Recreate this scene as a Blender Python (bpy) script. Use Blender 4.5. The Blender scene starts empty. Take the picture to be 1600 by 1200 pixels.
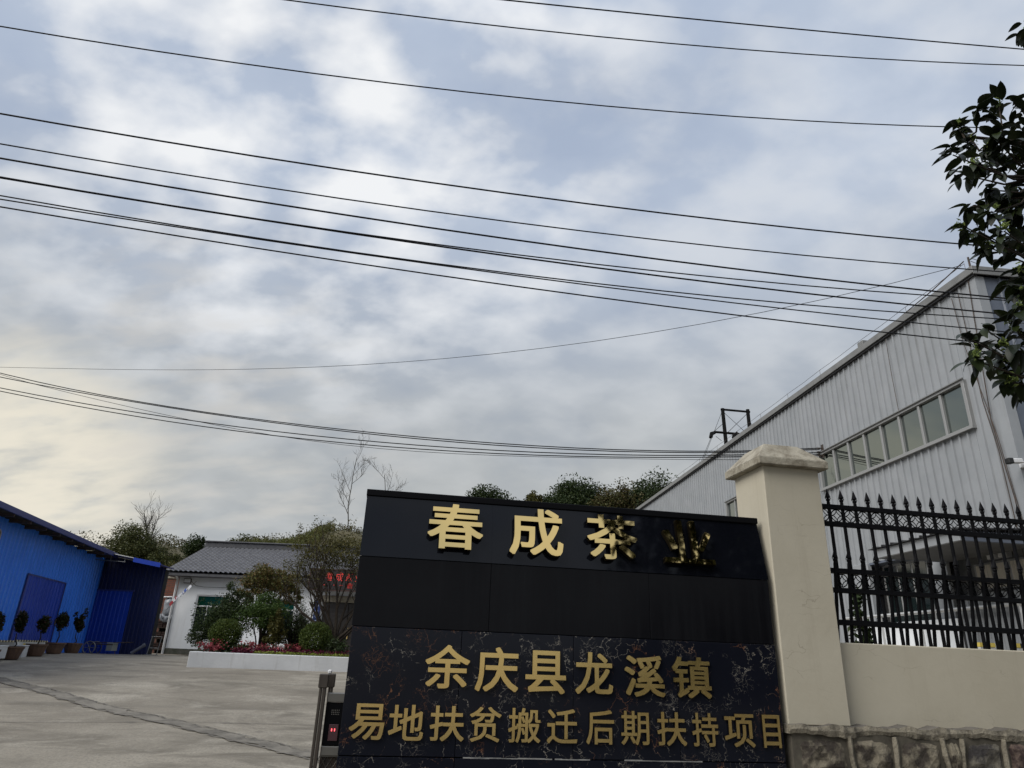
import bpy, math, random
import numpy as np
from mathutils import Vector, Matrix
rng = random.Random(7)
nr = np.random.RandomState(11)
sc = bpy.context.scene
COL = sc.collection
PI = math.pi

# ------------------------------------------------------------------ camera
cam_d = bpy.data.cameras.new('camera')
cam = bpy.data.objects.new('camera', cam_d)
COL.objects.link(cam)
cam_d.sensor_width = 36.0
cam_d.lens = 24.14
cam_d.clip_start = 0.05
cam_d.clip_end = 3000
cam.matrix_world = Matrix(((0.99922, -0.03960, 0.0, 0.0),
                           (-0.01461, -0.36877, -0.92940, 0.0),
                           (0.03680, 0.92868, -0.36906, 1.6),
                           (0, 0, 0, 1)))
sc.camera = cam
sc.render.resolution_x = 1024
sc.render.resolution_y = 768
sc.view_settings.view_transform = 'Standard'
sc.view_settings.look = 'None'
sc.view_settings.exposure = 1.0
sc.view_settings.gamma = 1.0
sc.view_settings.use_curve_mapping = False

# ------------------------------------------------------------------ world and sun
SUN_AZ, SUN_EL = -124.0, 44.0
world = bpy.data.worlds.new('World')
sc.world = world
world.use_nodes = True
NT = world.node_tree


def nd(nt, typ, ins=None, **props):
    n = nt.nodes.new(typ)
    for k, v in props.items():
        setattr(n, k, v)
    for k, v in (ins or {}).items():
        if isinstance(v, bpy.types.NodeSocket):
            nt.links.new(v, n.inputs[k])
        else:
            n.inputs[k].default_value = v
    return n


def mth(nt, op, a, b=None, clamp=False):
    n = nd(nt, 'ShaderNodeMath', {0: a}, operation=op, use_clamp=clamp)
    if b is not None:
        if isinstance(b, bpy.types.NodeSocket):
            nt.links.new(b, n.inputs[1])
        else:
            n.inputs[1].default_value = b
    return n.outputs[0]


def ramp(nt, fac, *stops):
    n = nd(nt, 'ShaderNodeValToRGB', {0: fac})
    cr = n.color_ramp
    while len(cr.elements) < len(stops):
        cr.elements.new(0.5)
    for e, (p, c) in zip(cr.elements, stops):
        e.position = p
        e.color = (c, c, c, 1) if isinstance(c, (int, float)) else (*c, 1)
    return n.outputs[0]


def mix(nt, fac, a, b, blend='MIX'):
    n = nd(nt, 'ShaderNodeMix', data_type='RGBA', blend_type=blend)
    for idx, v in ((0, fac), (6, a), (7, b)):
        if isinstance(v, bpy.types.NodeSocket):
            nt.links.new(v, n.inputs[idx])
        elif idx == 0:
            n.inputs[0].default_value = v
        else:
            n.inputs[idx].default_value = (*v, 1) if len(v) == 3 else v
    return n.outputs[2]


NT.nodes.clear()
tc = nd(NT, 'ShaderNodeTexCoord')
gen = tc.outputs['Generated']
sep = nd(NT, 'ShaderNodeSeparateXYZ', {0: gen})
zc = mth(NT, 'MAXIMUM', sep.outputs[2], 0.0)
den = mth(NT, 'ADD', zc, 0.42)
px = mth(NT, 'DIVIDE', sep.outputs[0], den)
py = mth(NT, 'DIVIDE', sep.outputs[1], den)
pl = nd(NT, 'ShaderNodeCombineXYZ', {0: px, 1: py, 2: 0.0}).outputs[0]


def cloud_noise(loc, rot, scl, **kw):
    v = nd(NT, 'ShaderNodeMapping', {'Vector': pl, 'Location': loc, 'Rotation': (0, 0, rot), 'Scale': scl}).outputs[0]
    return nd(NT, 'ShaderNodeTexNoise', {'Vector': v, **kw}).outputs[0]


n1 = cloud_noise((1.3, 0.4, 0), 0.9, (1.0, 1.3, 1.0), Scale=3.6, Detail=5.0, Roughness=0.5, Distortion=0.1)
n2 = cloud_noise((4.2, 1.7, 0), 1.1, (1.0, 1.4, 1.0), Scale=7.5, Detail=6.0, Roughness=0.47, Distortion=0.1)
n3 = cloud_noise((7.7, 3.1, 0), 0.2, (1.0, 2.2, 1.0), Scale=6.5, Detail=5.0, Roughness=0.5, Distortion=0.1)


def lobe(d, lo, hi=1.0):
    dp = nd(NT, 'ShaderNodeVectorMath', {0: gen, 1: d}, operation='DOT_PRODUCT').outputs['Value']
    return nd(NT, 'ShaderNodeMapRange', {'Value': dp, 'From Min': lo, 'From Max': hi, 'To Min': 0.0, 'To Max': 1.0}, interpolation_type='SMOOTHSTEP').outputs[0]


el = nd(NT, 'ShaderNodeMapRange', {'Value': sep.outputs[2], 'From Min': 0.20, 'From Max': 0.62}, interpolation_type='SMOOTHSTEP').outputs[0]
base = mix(NT, el, (0.450, 0.470, 0.478), (0.470, 0.540, 0.660))
shade = ramp(NT, mth(NT, 'ADD', mth(NT, 'MULTIPLY', n1, 0.65), mth(NT, 'MULTIPLY', n2, 0.35)), (0.34, (0.87, 0.895, 0.94)), (0.50, (1.02, 1.02, 1.02)), (0.64, (1.14, 1.125, 1.10)))
base = mix(NT, 1.0, base, shade, 'MULTIPLY')
soft = ramp(NT, n2, (0.42, 0.0), (0.68, 0.42))
soft = mth(NT, 'MULTIPLY', soft, mth(NT, 'ADD', mth(NT, 'MULTIPLY', el, 0.65), 0.35))
base = mix(NT, soft, base, (0.64, 0.665, 0.70))
# thin bright breaks in the cloud, high and left of the middle
high = lobe((-0.27, 0.68, 0.68), 0.86)
brk = mth(NT, 'ADD', mth(NT, 'MULTIPLY', n2, 0.62), mth(NT, 'MULTIPLY', n1, 0.38))
white_m = ramp(NT, brk, (0.445, 0.0), (0.61, 1.0))
wfac = mth(NT, 'MULTIPLY', white_m, mth(NT, 'ADD', mth(NT, 'MULTIPLY', high, 0.80), mth(NT, 'MULTIPLY', el, 0.22)), True)
base = mix(NT, wfac, base, (0.90, 0.915, 0.935))
# low sun behind the cloud at the lower left
warm = lobe((-0.60, 0.785, 0.155), 0.974, 0.999)
wn = ramp(NT, n3, (0.34, 0.35), (0.60, 1.0))
base = mix(NT, mth(NT, 'MULTIPLY', mth(NT, 'MULTIPLY', warm, wn), 1.0), base, (0.92, 0.855, 0.70))
wisp = lobe((-0.47, 0.86, 0.20), 0.91)
base = mix(NT, mth(NT, 'MULTIPLY', mth(NT, 'MULTIPLY', wisp, ramp(NT, n3, (0.46, 0.0), (0.68, 1.0))), 0.5), base, (0.66, 0.635, 0.59))
# an overcast sky grows brighter towards the zenith
zen = nd(NT, 'ShaderNodeMapRange', {'Value': sep.outputs[2], 'From Min': 0.70, 'From Max': 1.0, 'To Min': 1.0, 'To Max': 1.5}, interpolation_type='SMOOTHSTEP').outputs[0]
cloud_bg = nd(NT, 'ShaderNodeBackground', {'Color': base, 'Strength': mth(NT, 'MULTIPLY', zen, 0.5)})
sky = nd(NT, 'ShaderNodeTexSky', sky_type='NISHITA', sun_disc=False, sun_elevation=math.radians(SUN_EL),
         sun_rotation=math.radians(SUN_AZ), air_density=1.0, dust_density=2.0, ozone_density=1.0)
sky_bg = nd(NT, 'ShaderNodeBackground', {'Color': sky.outputs[0], 'Strength': 0.05})
cover = ramp(NT, n1, (0.25, 0.92), (0.5, 0.98))
msh = nd(NT, 'ShaderNodeMixShader', {0: cover, 1: sky_bg.outputs[0], 2: cloud_bg.outputs[0]})
nd(NT, 'ShaderNodeOutputWorld', {0: msh.outputs[0]})

sd = bpy.data.lights.new('sun', 'SUN')
sd.energy = 1.5
sd.angle = math.radians(40)
sd.color = (1.0, 0.97, 0.92)
sun = bpy.data.objects.new('sun', sd)
COL.objects.link(sun)
_a, _e = math.radians(SUN_AZ), math.radians(SUN_EL)
sun.rotation_euler = Vector((-math.sin(_a) * math.cos(_e), -math.cos(_a) * math.cos(_e), -math.sin(_e))).to_track_quat('-Z', 'Y').to_euler()
sun.location = (-30, 30, 30)

# ------------------------------------------------------------------ materials
MATS = {}


def mat(name, col, rough=0.6, metal=0.0, col2=None, nscale=6.0, lo=0.35, hi=0.65, bump=0.0, bscale=40.0, spec=0.5,
        stretch=(1, 1, 1), detail=5.0, island=None, trans=0.0, extra=None, vary=True):
    if name in MATS:
        return MATS[name]
    m = bpy.data.materials.new(name)
    m.use_nodes = True
    nt = m.node_tree
    b = nt.nodes['Principled BSDF']
    out = nt.nodes['Material Output']
    tcn = nd(nt, 'ShaderNodeTexCoord').outputs['Object']
    rn = nd(nt, 'ShaderNodeObjectInfo').outputs['Random']
    ro = nd(nt, 'ShaderNodeVectorMath', {0: (31.7, 57.3, 23.9), 3: rn}, operation='SCALE').outputs[0] if vary else (0, 0, 0)
    mp = nd(nt, 'ShaderNodeMapping', {'Vector': tcn, 'Scale': stretch, 'Location': ro}).outputs[0]
    c = None
    if col2:
        nz = nd(nt, 'ShaderNodeTexNoise', {'Vector': mp, 'Scale': nscale, 'Detail': detail, 'Roughness': 0.6}).outputs[0]
        c = mix(nt, ramp(nt, nz, (lo, 0.0), (hi, 1.0)), col, col2)
    if island:
        g = mth(nt, 'FRACT', mth(nt, 'ADD', nd(nt, 'ShaderNodeNewGeometry').outputs['Random Per Island'], rn))
        st = [(i / max(1, len(island) - 1), k) for i, k in enumerate(island)]
        c = ramp(nt, g, *st)
    if extra:
        c = extra(nt, mp, c if c is not None else None, b)
    if c is not None:
        nt.links.new(c, b.inputs['Base Color'])
    else:
        b.inputs['Base Color'].default_value = (*col, 1)
    b.inputs['Roughness'].default_value = rough
    b.inputs['Metallic'].default_value = metal
    b.inputs['Specular IOR Level'].default_value = spec
    if bump:
        bn = nd(nt, 'ShaderNodeTexNoise', {'Vector': mp, 'Scale': bscale, 'Detail': 6.0, 'Roughness': 0.6}).outputs[0]
        bp = nd(nt, 'ShaderNodeBump', {'Height': bn, 'Strength': bump, 'Distance': 0.02})
        nt.links.new(bp.outputs[0], b.inputs['Normal'])
    if trans:
        tr = nd(nt, 'ShaderNodeBsdfTranslucent')
        if c is not None:
            nt.links.new(c, tr.inputs[0])
        else:
            tr.inputs[0].default_value = (*col, 1)
        ms = nd(nt, 'ShaderNodeMixShader', {0: trans, 1: b.outputs[0], 2: tr.outputs[0]})
        nt.links.new(ms.outputs[0], out.inputs[0])
    MATS[name] = m
    return m


def concrete_extra(nt, v, c, b):
    def noise(scl, det, rgh, dist=0.0, vec=v):
        return nd(nt, 'ShaderNodeTexNoise', {'Vector': vec, 'Scale': scl, 'Detail': det, 'Roughness': rgh, 'Distortion': dist}).outputs[0]
    big = noise(0.20, 7.0, 0.62, 0.8)
    sv = nd(nt, 'ShaderNodeMapping', {'Vector': v, 'Scale': (0.45, 1.1, 1.0), 'Rotation': (0, 0, 0.35)}).outputs[0]
    mid = noise(0.95, 10.0, 0.68, 1.2, sv)
    c1 = mix(nt, ramp(nt, big, (0.38, 0.0), (0.62, 1.0)), (0.160, 0.138, 0.106), (0.262, 0.234, 0.186))
    c2 = mix(nt, ramp(nt, mid, (0.36, 0.85), (0.53, 0.0)), c1, (0.100, 0.085, 0.063))
    c2 = mix(nt, ramp(nt, noise(0.7, 8.0, 0.7, 0.5), (0.52, 0.0), (0.66, 0.7)), c2, (0.33, 0.30, 0.245))
    c3 = mix(nt, ramp(nt, noise(30.0, 4.0, 0.75), (0.38, 0.65), (0.52, 0.0)), c2, (0.12, 0.108, 0.085))
    c4 = mix(nt, ramp(nt, noise(9.0, 8.0, 0.8), (0.56, 0.0), (0.70, 0.40)), c3, (0.36, 0.34, 0.30))
    tv = nd(nt, 'ShaderNodeMapping', {'Vector': v, 'Scale': (0.10, 1.6, 1.0), 'Rotation': (0, 0, -0.55)}).outputs[0]
    tyre = ramp(nt, noise(1.3, 6.0, 0.6, 0.2, tv), (0.58, 0.0), (0.70, 0.45))
    c5 = mix(nt, tyre, c4, (0.10, 0.088, 0.07))
    spots = ramp(nt, noise(2.6, 3.0, 0.5), (0.68, 0.0), (0.74, 0.5))
    return mix(nt, spots, c5, (0.075, 0.066, 0.055))


def marble_extra(nt, v, c, b):
    w = nd(nt, 'ShaderNodeTexNoise', {'Vector': v, 'Scale': 3.0, 'Detail': 5.0, 'Roughness': 0.65})
    dv = nd(nt, 'ShaderNodeVectorMath', {0: w.outputs['Color'], 1: (0.42, 0.42, 0.42)}, operation='MULTIPLY').outputs[0]
    vv = nd(nt, 'ShaderNodeVectorMath', {0: v, 1: dv}, operation='ADD').outputs[0]
    vo = nd(nt, 'ShaderNodeTexVoronoi', {'Vector': vv, 'Scale': 7.5}, feature='DISTANCE_TO_EDGE').outputs['Distance']
    line = ramp(nt, vo, (0.0, 1.0), (0.007, 0.65), (0.015, 0.0))
    pm = nd(nt, 'ShaderNodeTexNoise', {'Vector': v, 'Scale': 7.0, 'Detail': 4.0, 'Roughness': 0.65}).outputs[0]
    patch = ramp(nt, pm, (0.49, 0.0), (0.58, 0.9))
    vo2 = nd(nt, 'ShaderNodeTexVoronoi', {'Vector': vv, 'Scale': 19.0}, feature='DISTANCE_TO_EDGE').outputs['Distance']
    line2 = ramp(nt, vo2, (0.0, 0.8), (0.022, 0.0))
    pm2 = nd(nt, 'ShaderNodeTexNoise', {'Vector': v, 'Scale': 6.0, 'Detail': 3.0, 'W': 3.0}, noise_dimensions='4D').outputs[0]
    patch2 = ramp(nt, pm2, (0.54, 0.0), (0.62, 0.8))
    f = mth(nt, 'MAXIMUM', mth(nt, 'MULTIPLY', line, patch), mth(nt, 'MULTIPLY', line2, patch2), True)
    hue = nd(nt, 'ShaderNodeTexNoise', {'Vector': v, 'Scale': 4.0, 'Detail': 1.0}).outputs[0]
    vein = mix(nt, ramp(nt, hue, (0.50, 0.0), (0.60, 1.0)), (0.29, 0.265, 0.225), (0.22, 0.10, 0.05))
    cl = nd(nt, 'ShaderNodeTexNoise', {'Vector': v, 'Scale': 2.2, 'Detail': 4.0}).outputs[0]
    bg = mix(nt, cl, (0.004, 0.005, 0.010), (0.010, 0.011, 0.016))
    return mix(nt, f, bg, vein)


def stain_extra(c_lo, c_hi, dirt, amount=0.5):
    """vertical run-off streaks and blotches of dirt on a painted wall"""
    def f(nt, v, c, b):
        a = nd(nt, 'ShaderNodeTexNoise', {'Vector': v, 'Scale': 1.6, 'Detail': 6.0, 'Roughness': 0.6}).outputs[0]
        c1 = mix(nt, ramp(nt, a, (0.35, 0.0), (0.65, 1.0)), c_lo, c_hi)
        sv = nd(nt, 'ShaderNodeMapping', {'Vector': v, 'Scale': (9.0, 9.0, 0.7)}).outputs[0]
        s = nd(nt, 'ShaderNodeTexNoise', {'Vector': sv, 'Scale': 1.0, 'Detail': 5.0, 'Roughness': 0.65}).outputs[0]
        k = mth(nt, 'MULTIPLY', ramp(nt, s, (0.55, 0.0), (0.75, 1.0)), amount)
        return mix(nt, k, c1, dirt)
    return f


def plaster_extra(nt, v, c, b):
    base_c = stain_extra((0.425, 0.385, 0.298), (0.46, 0.42, 0.33), (0.33, 0.29, 0.22), 0.35)(nt, v, c, b)
    w = nd(nt, 'ShaderNodeTexNoise', {'Vector': v, 'Scale': 5.0, 'Detail': 4.0}).outputs['Color']
    dv = nd(nt, 'ShaderNodeVectorMath', {0: w, 1: (0.35, 0.35, 0.10)}, operation='MULTIPLY').outputs[0]
    vv = nd(nt, 'ShaderNodeVectorMath', {0: v, 1: dv}, operation='ADD').outputs[0]
    sv = nd(nt, 'ShaderNodeMapping', {'Vector': vv, 'Scale': (0.9, 0.9, 3.2)}).outputs[0]
    vo = nd(nt, 'ShaderNodeTexVoronoi', {'Vector': sv, 'Scale': 1.7}, feature='DISTANCE_TO_EDGE').outputs['Distance']
    crack = ramp(nt, vo, (0.0, 1.0), (0.008, 0.0))
    pm = nd(nt, 'ShaderNodeTexNoise', {'Vector': v, 'Scale': 2.6, 'Detail': 2.0}).outputs[0]
    k = mth(nt, 'MULTIPLY', crack, ramp(nt, pm, (0.54, 0.0), (0.64, 0.5)))
    return mix(nt, k, base_c, (0.18, 0.15, 0.11))


def run_marks(nt, v, c, b):
    sv = nd(nt, 'ShaderNodeMapping', {'Vector': v, 'Scale': (7.0, 7.0, 0.35)}).outputs[0]
    s = nd(nt, 'ShaderNodeTexNoise', {'Vector': sv, 'Scale': 1.0, 'Detail': 6.0, 'Roughness': 0.7}).outputs[0]
    k = ramp(nt, s, (0.50, 0.0), (0.80, 0.6))
    nt.links.new(ramp(nt, s, (0.35, 0.08), (0.75, 0.30)), b.inputs['Roughness'])
    return mix(nt, k, c, (0.012, 0.013, 0.015))


def brick_extra(nt, v, c, b):
    br = nd(nt, 'ShaderNodeTexBrick', {'Vector': nd(nt, 'ShaderNodeMapping', {'Vector': v, 'Rotation': (PI / 2, 0, 0)}).outputs[0], 'Color1': (0.17, 0.05, 0.026, 1), 'Color2': (0.12, 0.036, 0.02, 1),
                                    'Mortar': (0.06, 0.045, 0.036, 1), 'Scale': 1.0, 'Brick Width': 0.24, 'Row Height': 0.075, 'Mortar Size': 0.012})
    return br.outputs[0]


concrete = mat('yard concrete', (0.4, 0.38, 0.34), 0.85, extra=concrete_extra, bump=0.35, bscale=30)
patch_m = mat('patched concrete', (0.085, 0.076, 0.062), 0.9, col2=(0.17, 0.153, 0.126), nscale=2.6, lo=0.4, hi=0.62, bump=0.6, bscale=22)
crack_m = mat('crack dirt', (0.07, 0.062, 0.052), 0.95, col2=(0.15, 0.135, 0.115), nscale=3.0)
asphalt = mat('asphalt', (0.05, 0.05, 0.05), 0.9, col2=(0.075, 0.073, 0.07), nscale=3, bump=0.4, bscale=60)
earth = mat('hill earth', (0.07, 0.065, 0.03), 0.95, col2=(0.10, 0.085, 0.045), nscale=0.5, bump=0.5, bscale=4)
plaster = mat('cream plaster', (0.5, 0.46, 0.36), 0.8, extra=plaster_extra, bump=0.10, bscale=14)
ledge_m = mat('stained ledge cement', (0.215, 0.19, 0.143), 0.95, col2=(0.07, 0.06, 0.045), nscale=11, lo=0.45, hi=0.66, bump=0.8, bscale=40)
mortar_dk = mat('dark mortar bed', (0.05, 0.043, 0.033), 0.95, col2=(0.10, 0.088, 0.066), nscale=9)
capstone = mat('weathered cap cement', (0.33, 0.30, 0.235), 0.85, col2=(0.17, 0.145, 0.105), nscale=9, lo=0.42, hi=0.68, bump=0.5, bscale=30)
mortar = mat('pointing mortar', (0.215, 0.19, 0.143), 0.9, col2=(0.10, 0.086, 0.063), lo=0.44, hi=0.68, nscale=12, bump=0.7, bscale=45)
stone_m = mat('rubble stone', (0.045, 0.036, 0.028), 0.95, col2=(0.19, 0.165, 0.12), nscale=9, lo=0.44, hi=0.60, bump=1.0, bscale=16)
stone_m2 = mat('pinkish rubble stone', (0.045, 0.028, 0.026), 0.95, col2=(0.16, 0.115, 0.09), nscale=10, lo=0.44, hi=0.62, bump=1.0, bscale=18)
stone_m3 = mat('grey rubble stone', (0.035, 0.031, 0.03), 0.95, col2=(0.15, 0.135, 0.105), nscale=8, lo=0.44, hi=0.62, bump=1.0, bscale=15)
panel_m = mat('black cladding panel', (0.003, 0.0035, 0.0055), 0.06, col2=(0.0045, 0.005, 0.0075), nscale=1.5, spec=0.27)
panel_dk = mat('gloss black cladding', (0.0045, 0.0045, 0.006), 0.25, col2=(0.0065, 0.0065, 0.008), nscale=2.0, spec=0.12, extra=run_marks)
trim_blk = mat('black trim', (0.004, 0.004, 0.005), 0.5, spec=0.08)
marble = mat('black marble', (0.01, 0.01, 0.012), 0.10, extra=marble_extra, spec=0.20)
caulk = mat('pale caulk', (0.35, 0.34, 0.32), 0.8, col2=(0.12, 0.12, 0.12), nscale=8)


def gold_extra(lo_r, hi_r):
  def f(nt, v, c, b):
    n = nd(nt, 'ShaderNodeTexNoise', {'Vector': v, 'Scale': 3.0, 'Detail': 4.0}).outputs[0]
    rr = ramp(nt, n, (0.3, lo_r), (0.7, hi_r))
    nt.links.new(rr, b.inputs['Roughness'])
    return mix(nt, n, (0.88, 0.62, 0.235), (0.95, 0.70, 0.29))
  return f


gold = mat('polished brass', (0.9, 0.66, 0.25), 0.15, metal=1.0, extra=gold_extra(0.015, 0.05))
gold2 = mat('gold lettering', (0.9, 0.66, 0.25), 0.15, metal=1.0, extra=gold_extra(0.14, 0.24))
gold_side = mat('dark letter side', (0.03, 0.022, 0.010), 0.4, metal=0.6)
iron = mat('black painted iron', (0.004, 0.004, 0.005), 0.55, spec=0.10, bump=0.1, bscale=60)
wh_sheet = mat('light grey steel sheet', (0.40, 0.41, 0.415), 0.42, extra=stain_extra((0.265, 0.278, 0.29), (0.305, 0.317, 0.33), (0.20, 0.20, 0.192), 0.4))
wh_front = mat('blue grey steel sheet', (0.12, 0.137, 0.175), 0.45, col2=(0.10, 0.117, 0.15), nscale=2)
wh_trim = mat('grey flashing', (0.19, 0.19, 0.185), 0.45, col2=(0.15, 0.15, 0.145), nscale=4)
wh_dark = mat('painted gap shade and dark canopy sheet', (0.02, 0.02, 0.022), 0.8)  # near-black: painted shade under the eaves, also the canopy sheet
alu = mat('window aluminium', (0.30, 0.30, 0.295), 0.4, metal=0.3)
glass_r = mat('reflective tinted glass', (0.195, 0.22, 0.21), 0.02, metal=0.92, spec=0.9, bump=0.012, bscale=3)
glass_d = mat('dark window glass', (0.008, 0.014, 0.014), 0.05, spec=0.7)
glass_g = mat('green film glass', (0.004, 0.040, 0.024), 0.08, spec=0.5)
white_p = mat('white paint', (0.72, 0.73, 0.74), 0.75, extra=stain_extra((0.76, 0.775, 0.79), (0.81, 0.825, 0.84), (0.56, 0.55, 0.53), 0.30), bump=0.1, bscale=20)
white_k = mat('planter whitewash', (0.7, 0.71, 0.72), 0.8, extra=stain_extra((0.46, 0.465, 0.47), (0.53, 0.535, 0.54), (0.28, 0.265, 0.24), 0.5), bump=0.2, bscale=18)
white_pl = mat('white plastic', (0.72, 0.72, 0.72), 0.4, col2=(0.62, 0.62, 0.62), nscale=4)
grey_pipe = mat('galvanised pipe', (0.55, 0.55, 0.54), 0.35, metal=0.4, col2=(0.45, 0.45, 0.44), nscale=5)
blue_w = mat('blue steel sheet', (0.03, 0.18, 0.72), 0.33, extra=stain_extra((0.026, 0.17, 0.70), (0.034, 0.20, 0.78), (0.02, 0.10, 0.42), 0.5))
blue_d = mat('deep blue door sheet', (0.007, 0.036, 0.31), 0.36, col2=(0.010, 0.045, 0.36), nscale=1.0)
blue_r = mat('dark blue roof sheet', (0.022, 0.03, 0.14), 0.45, col2=(0.03, 0.04, 0.17), nscale=2)
blue_shade = mat('shade darkened blue sheet', (0.004, 0.008, 0.050), 0.5, col2=(0.005, 0.011, 0.065), nscale=0.8)  # blue sheet with the awning's shade put into its colour
dark_in = mat('dark interior', (0.010, 0.010, 0.010), 0.9)
steel_dk = mat('rusty dark steel', (0.05, 0.045, 0.04), 0.6, metal=0.3, col2=(0.09, 0.06, 0.045), nscale=12)
steel_lt = mat('bare steel tube', (0.20, 0.20, 0.195), 0.45, metal=0.4)
bronze = mat('bronze anodised profile', (0.06, 0.05, 0.042), 0.36, metal=0.5, col2=(0.09, 0.076, 0.064), nscale=9, stretch=(1, 1, 0.1))
stainless = mat('brushed stainless', (0.21, 0.20, 0.18), 0.35, metal=0.7)
brick = mat('red brick', (0.3, 0.1, 0.05), 0.9, vary=False, extra=brick_extra, bump=0.4, bscale=30)
tile_m = mat('grey roof tile', (0.10, 0.10, 0.11), 0.55, col2=(0.15, 0.15, 0.16), nscale=5, bump=0.2, bscale=20)
tile_dk = mat('dark ridge tile', (0.045, 0.045, 0.05), 0.6, col2=(0.07, 0.07, 0.075), nscale=6)
plinth_m = mat('mossy plinth cement', (0.11, 0.105, 0.09), 0.9, col2=(0.055, 0.06, 0.04), nscale=5, bump=0.5, bscale=20)
pot_m = mat('brown glazed pot', (0.115, 0.065, 0.04), 0.6, col2=(0.075, 0.042, 0.028), nscale=7, bump=0.2, bscale=20)
soil = mat('soil', (0.035, 0.025, 0.018), 0.95, col2=(0.06, 0.042, 0.03), nscale=8, bump=0.8, bscale=20)
yellow = mat('hazard yellow', (0.70, 0.50, 0.02), 0.5)
black_p = mat('black print', (0.012, 0.012, 0.012), 0.5)
red_p = mat('red cloth', (0.42, 0.05, 0.06), 0.8)
white_c = mat('white cloth', (0.7, 0.71, 0.74), 0.8)
blue_c = mat('blue cloth', (0.06, 0.12, 0.42), 0.8)
board_blue = mat('navy name board', (0.015, 0.03, 0.13), 0.4)
tarp = mat('translucent plastic wrap', (0.32, 0.34, 0.37), 0.3, col2=(0.12, 0.13, 0.15), nscale=4, bump=0.8, bscale=9)
crate_m = mat('dark plastic crate', (0.035, 0.016, 0.012), 0.6)
wood_m = mat('old timber', (0.045, 0.03, 0.02), 0.8, col2=(0.03, 0.02, 0.014), nscale=6)
bark = mat('brown bark', (0.028, 0.022, 0.017), 0.95, spec=0.15, col2=(0.05, 0.04, 0.031), nscale=10, bump=0.7, bscale=25)
bark_g = mat('pale grey bark', (0.10, 0.09, 0.078), 0.9, col2=(0.06, 0.053, 0.046), nscale=10)
cable_m = mat('black cable', (0.006, 0.006, 0.007), 0.6, spec=0.2)
pole_m = mat('tarred pole', (0.010, 0.010, 0.010), 0.9, spec=0.1)
led_blk = mat('led board black', (0.018, 0.012, 0.012), 0.5)


def emit(name, col, s):
    m = bpy.data.materials.new(name)
    m.use_nodes = True
    b = m.node_tree.nodes['Principled BSDF']
    b.inputs['Base Color'].default_value = (*col, 1)
    b.inputs['Emission Color'].default_value = (*col, 1)
    b.inputs['Emission Strength'].default_value = s
    return m


led_red = emit('lit red led', (0.55, 0.04, 0.03), 0.16)
led_hot = emit('bright red digit', (1.0, 0.10, 0.12), 1.2)


def leafm(name, *cols, rough=0.5, trans=0.2):
    return mat(name, cols[0], rough, island=cols, trans=trans, spec=0.16)


lf_big = leafm('glossy broad leaf', (0.008, 0.012, 0.005), (0.013, 0.019, 0.007), (0.024, 0.034, 0.010), rough=0.38, trans=0.10)
lf_bud = leafm('pale green bud', (0.13, 0.18, 0.045), (0.20, 0.25, 0.07), trans=0.3)
lf_dark = leafm('dark evergreen leaf', (0.016, 0.028, 0.010), (0.03, 0.046, 0.015), (0.045, 0.06, 0.02))
lf_hill = leafm('hill tree leaf', (0.035, 0.045, 0.016), (0.06, 0.07, 0.024), (0.085, 0.085, 0.03), (0.05, 0.06, 0.02))
lf_mid = leafm('mid green leaf', (0.03, 0.055, 0.014), (0.05, 0.085, 0.02), (0.075, 0.11, 0.028))
lf_olive = leafm('olive spring leaf', (0.042, 0.044, 0.012), (0.075, 0.07, 0.019), (0.11, 0.095, 0.028))
lf_red = leafm('reddish young leaf', (0.06, 0.07, 0.02), (0.10, 0.10, 0.03), (0.15, 0.085, 0.035), (0.11, 0.12, 0.035))
lf_yel = leafm('yellow green leaf', (0.12, 0.15, 0.022), (0.20, 0.23, 0.04), (0.09, 0.12, 0.02))
lf_top = leafm('clipped topiary leaf', (0.03, 0.05, 0.010), (0.055, 0.08, 0.016), (0.085, 0.105, 0.022))
lf_pink = leafm('pink azalea petal', (0.20, 0.03, 0.04), (0.34, 0.085, 0.09), (0.14, 0.016, 0.028), trans=0.2)
lf_mag = leafm('dark magenta bloom', (0.075, 0.010, 0.024), (0.12, 0.016, 0.038), (0.05, 0.008, 0.016))
lf_scrub = leafm('hill scrub leaf', (0.05, 0.042, 0.018), (0.085, 0.066, 0.028), (0.085, 0.085, 0.028), (0.03, 0.038, 0.014))
lf_grass = leafm('yellow bank grass', (0.10, 0.11, 0.03), (0.15, 0.15, 0.05), (0.07, 0.08, 0.024))
lf_pot = leafm('dark potted foliage', (0.014, 0.024, 0.008), (0.025, 0.035, 0.011), (0.05, 0.018, 0.012))


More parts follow.
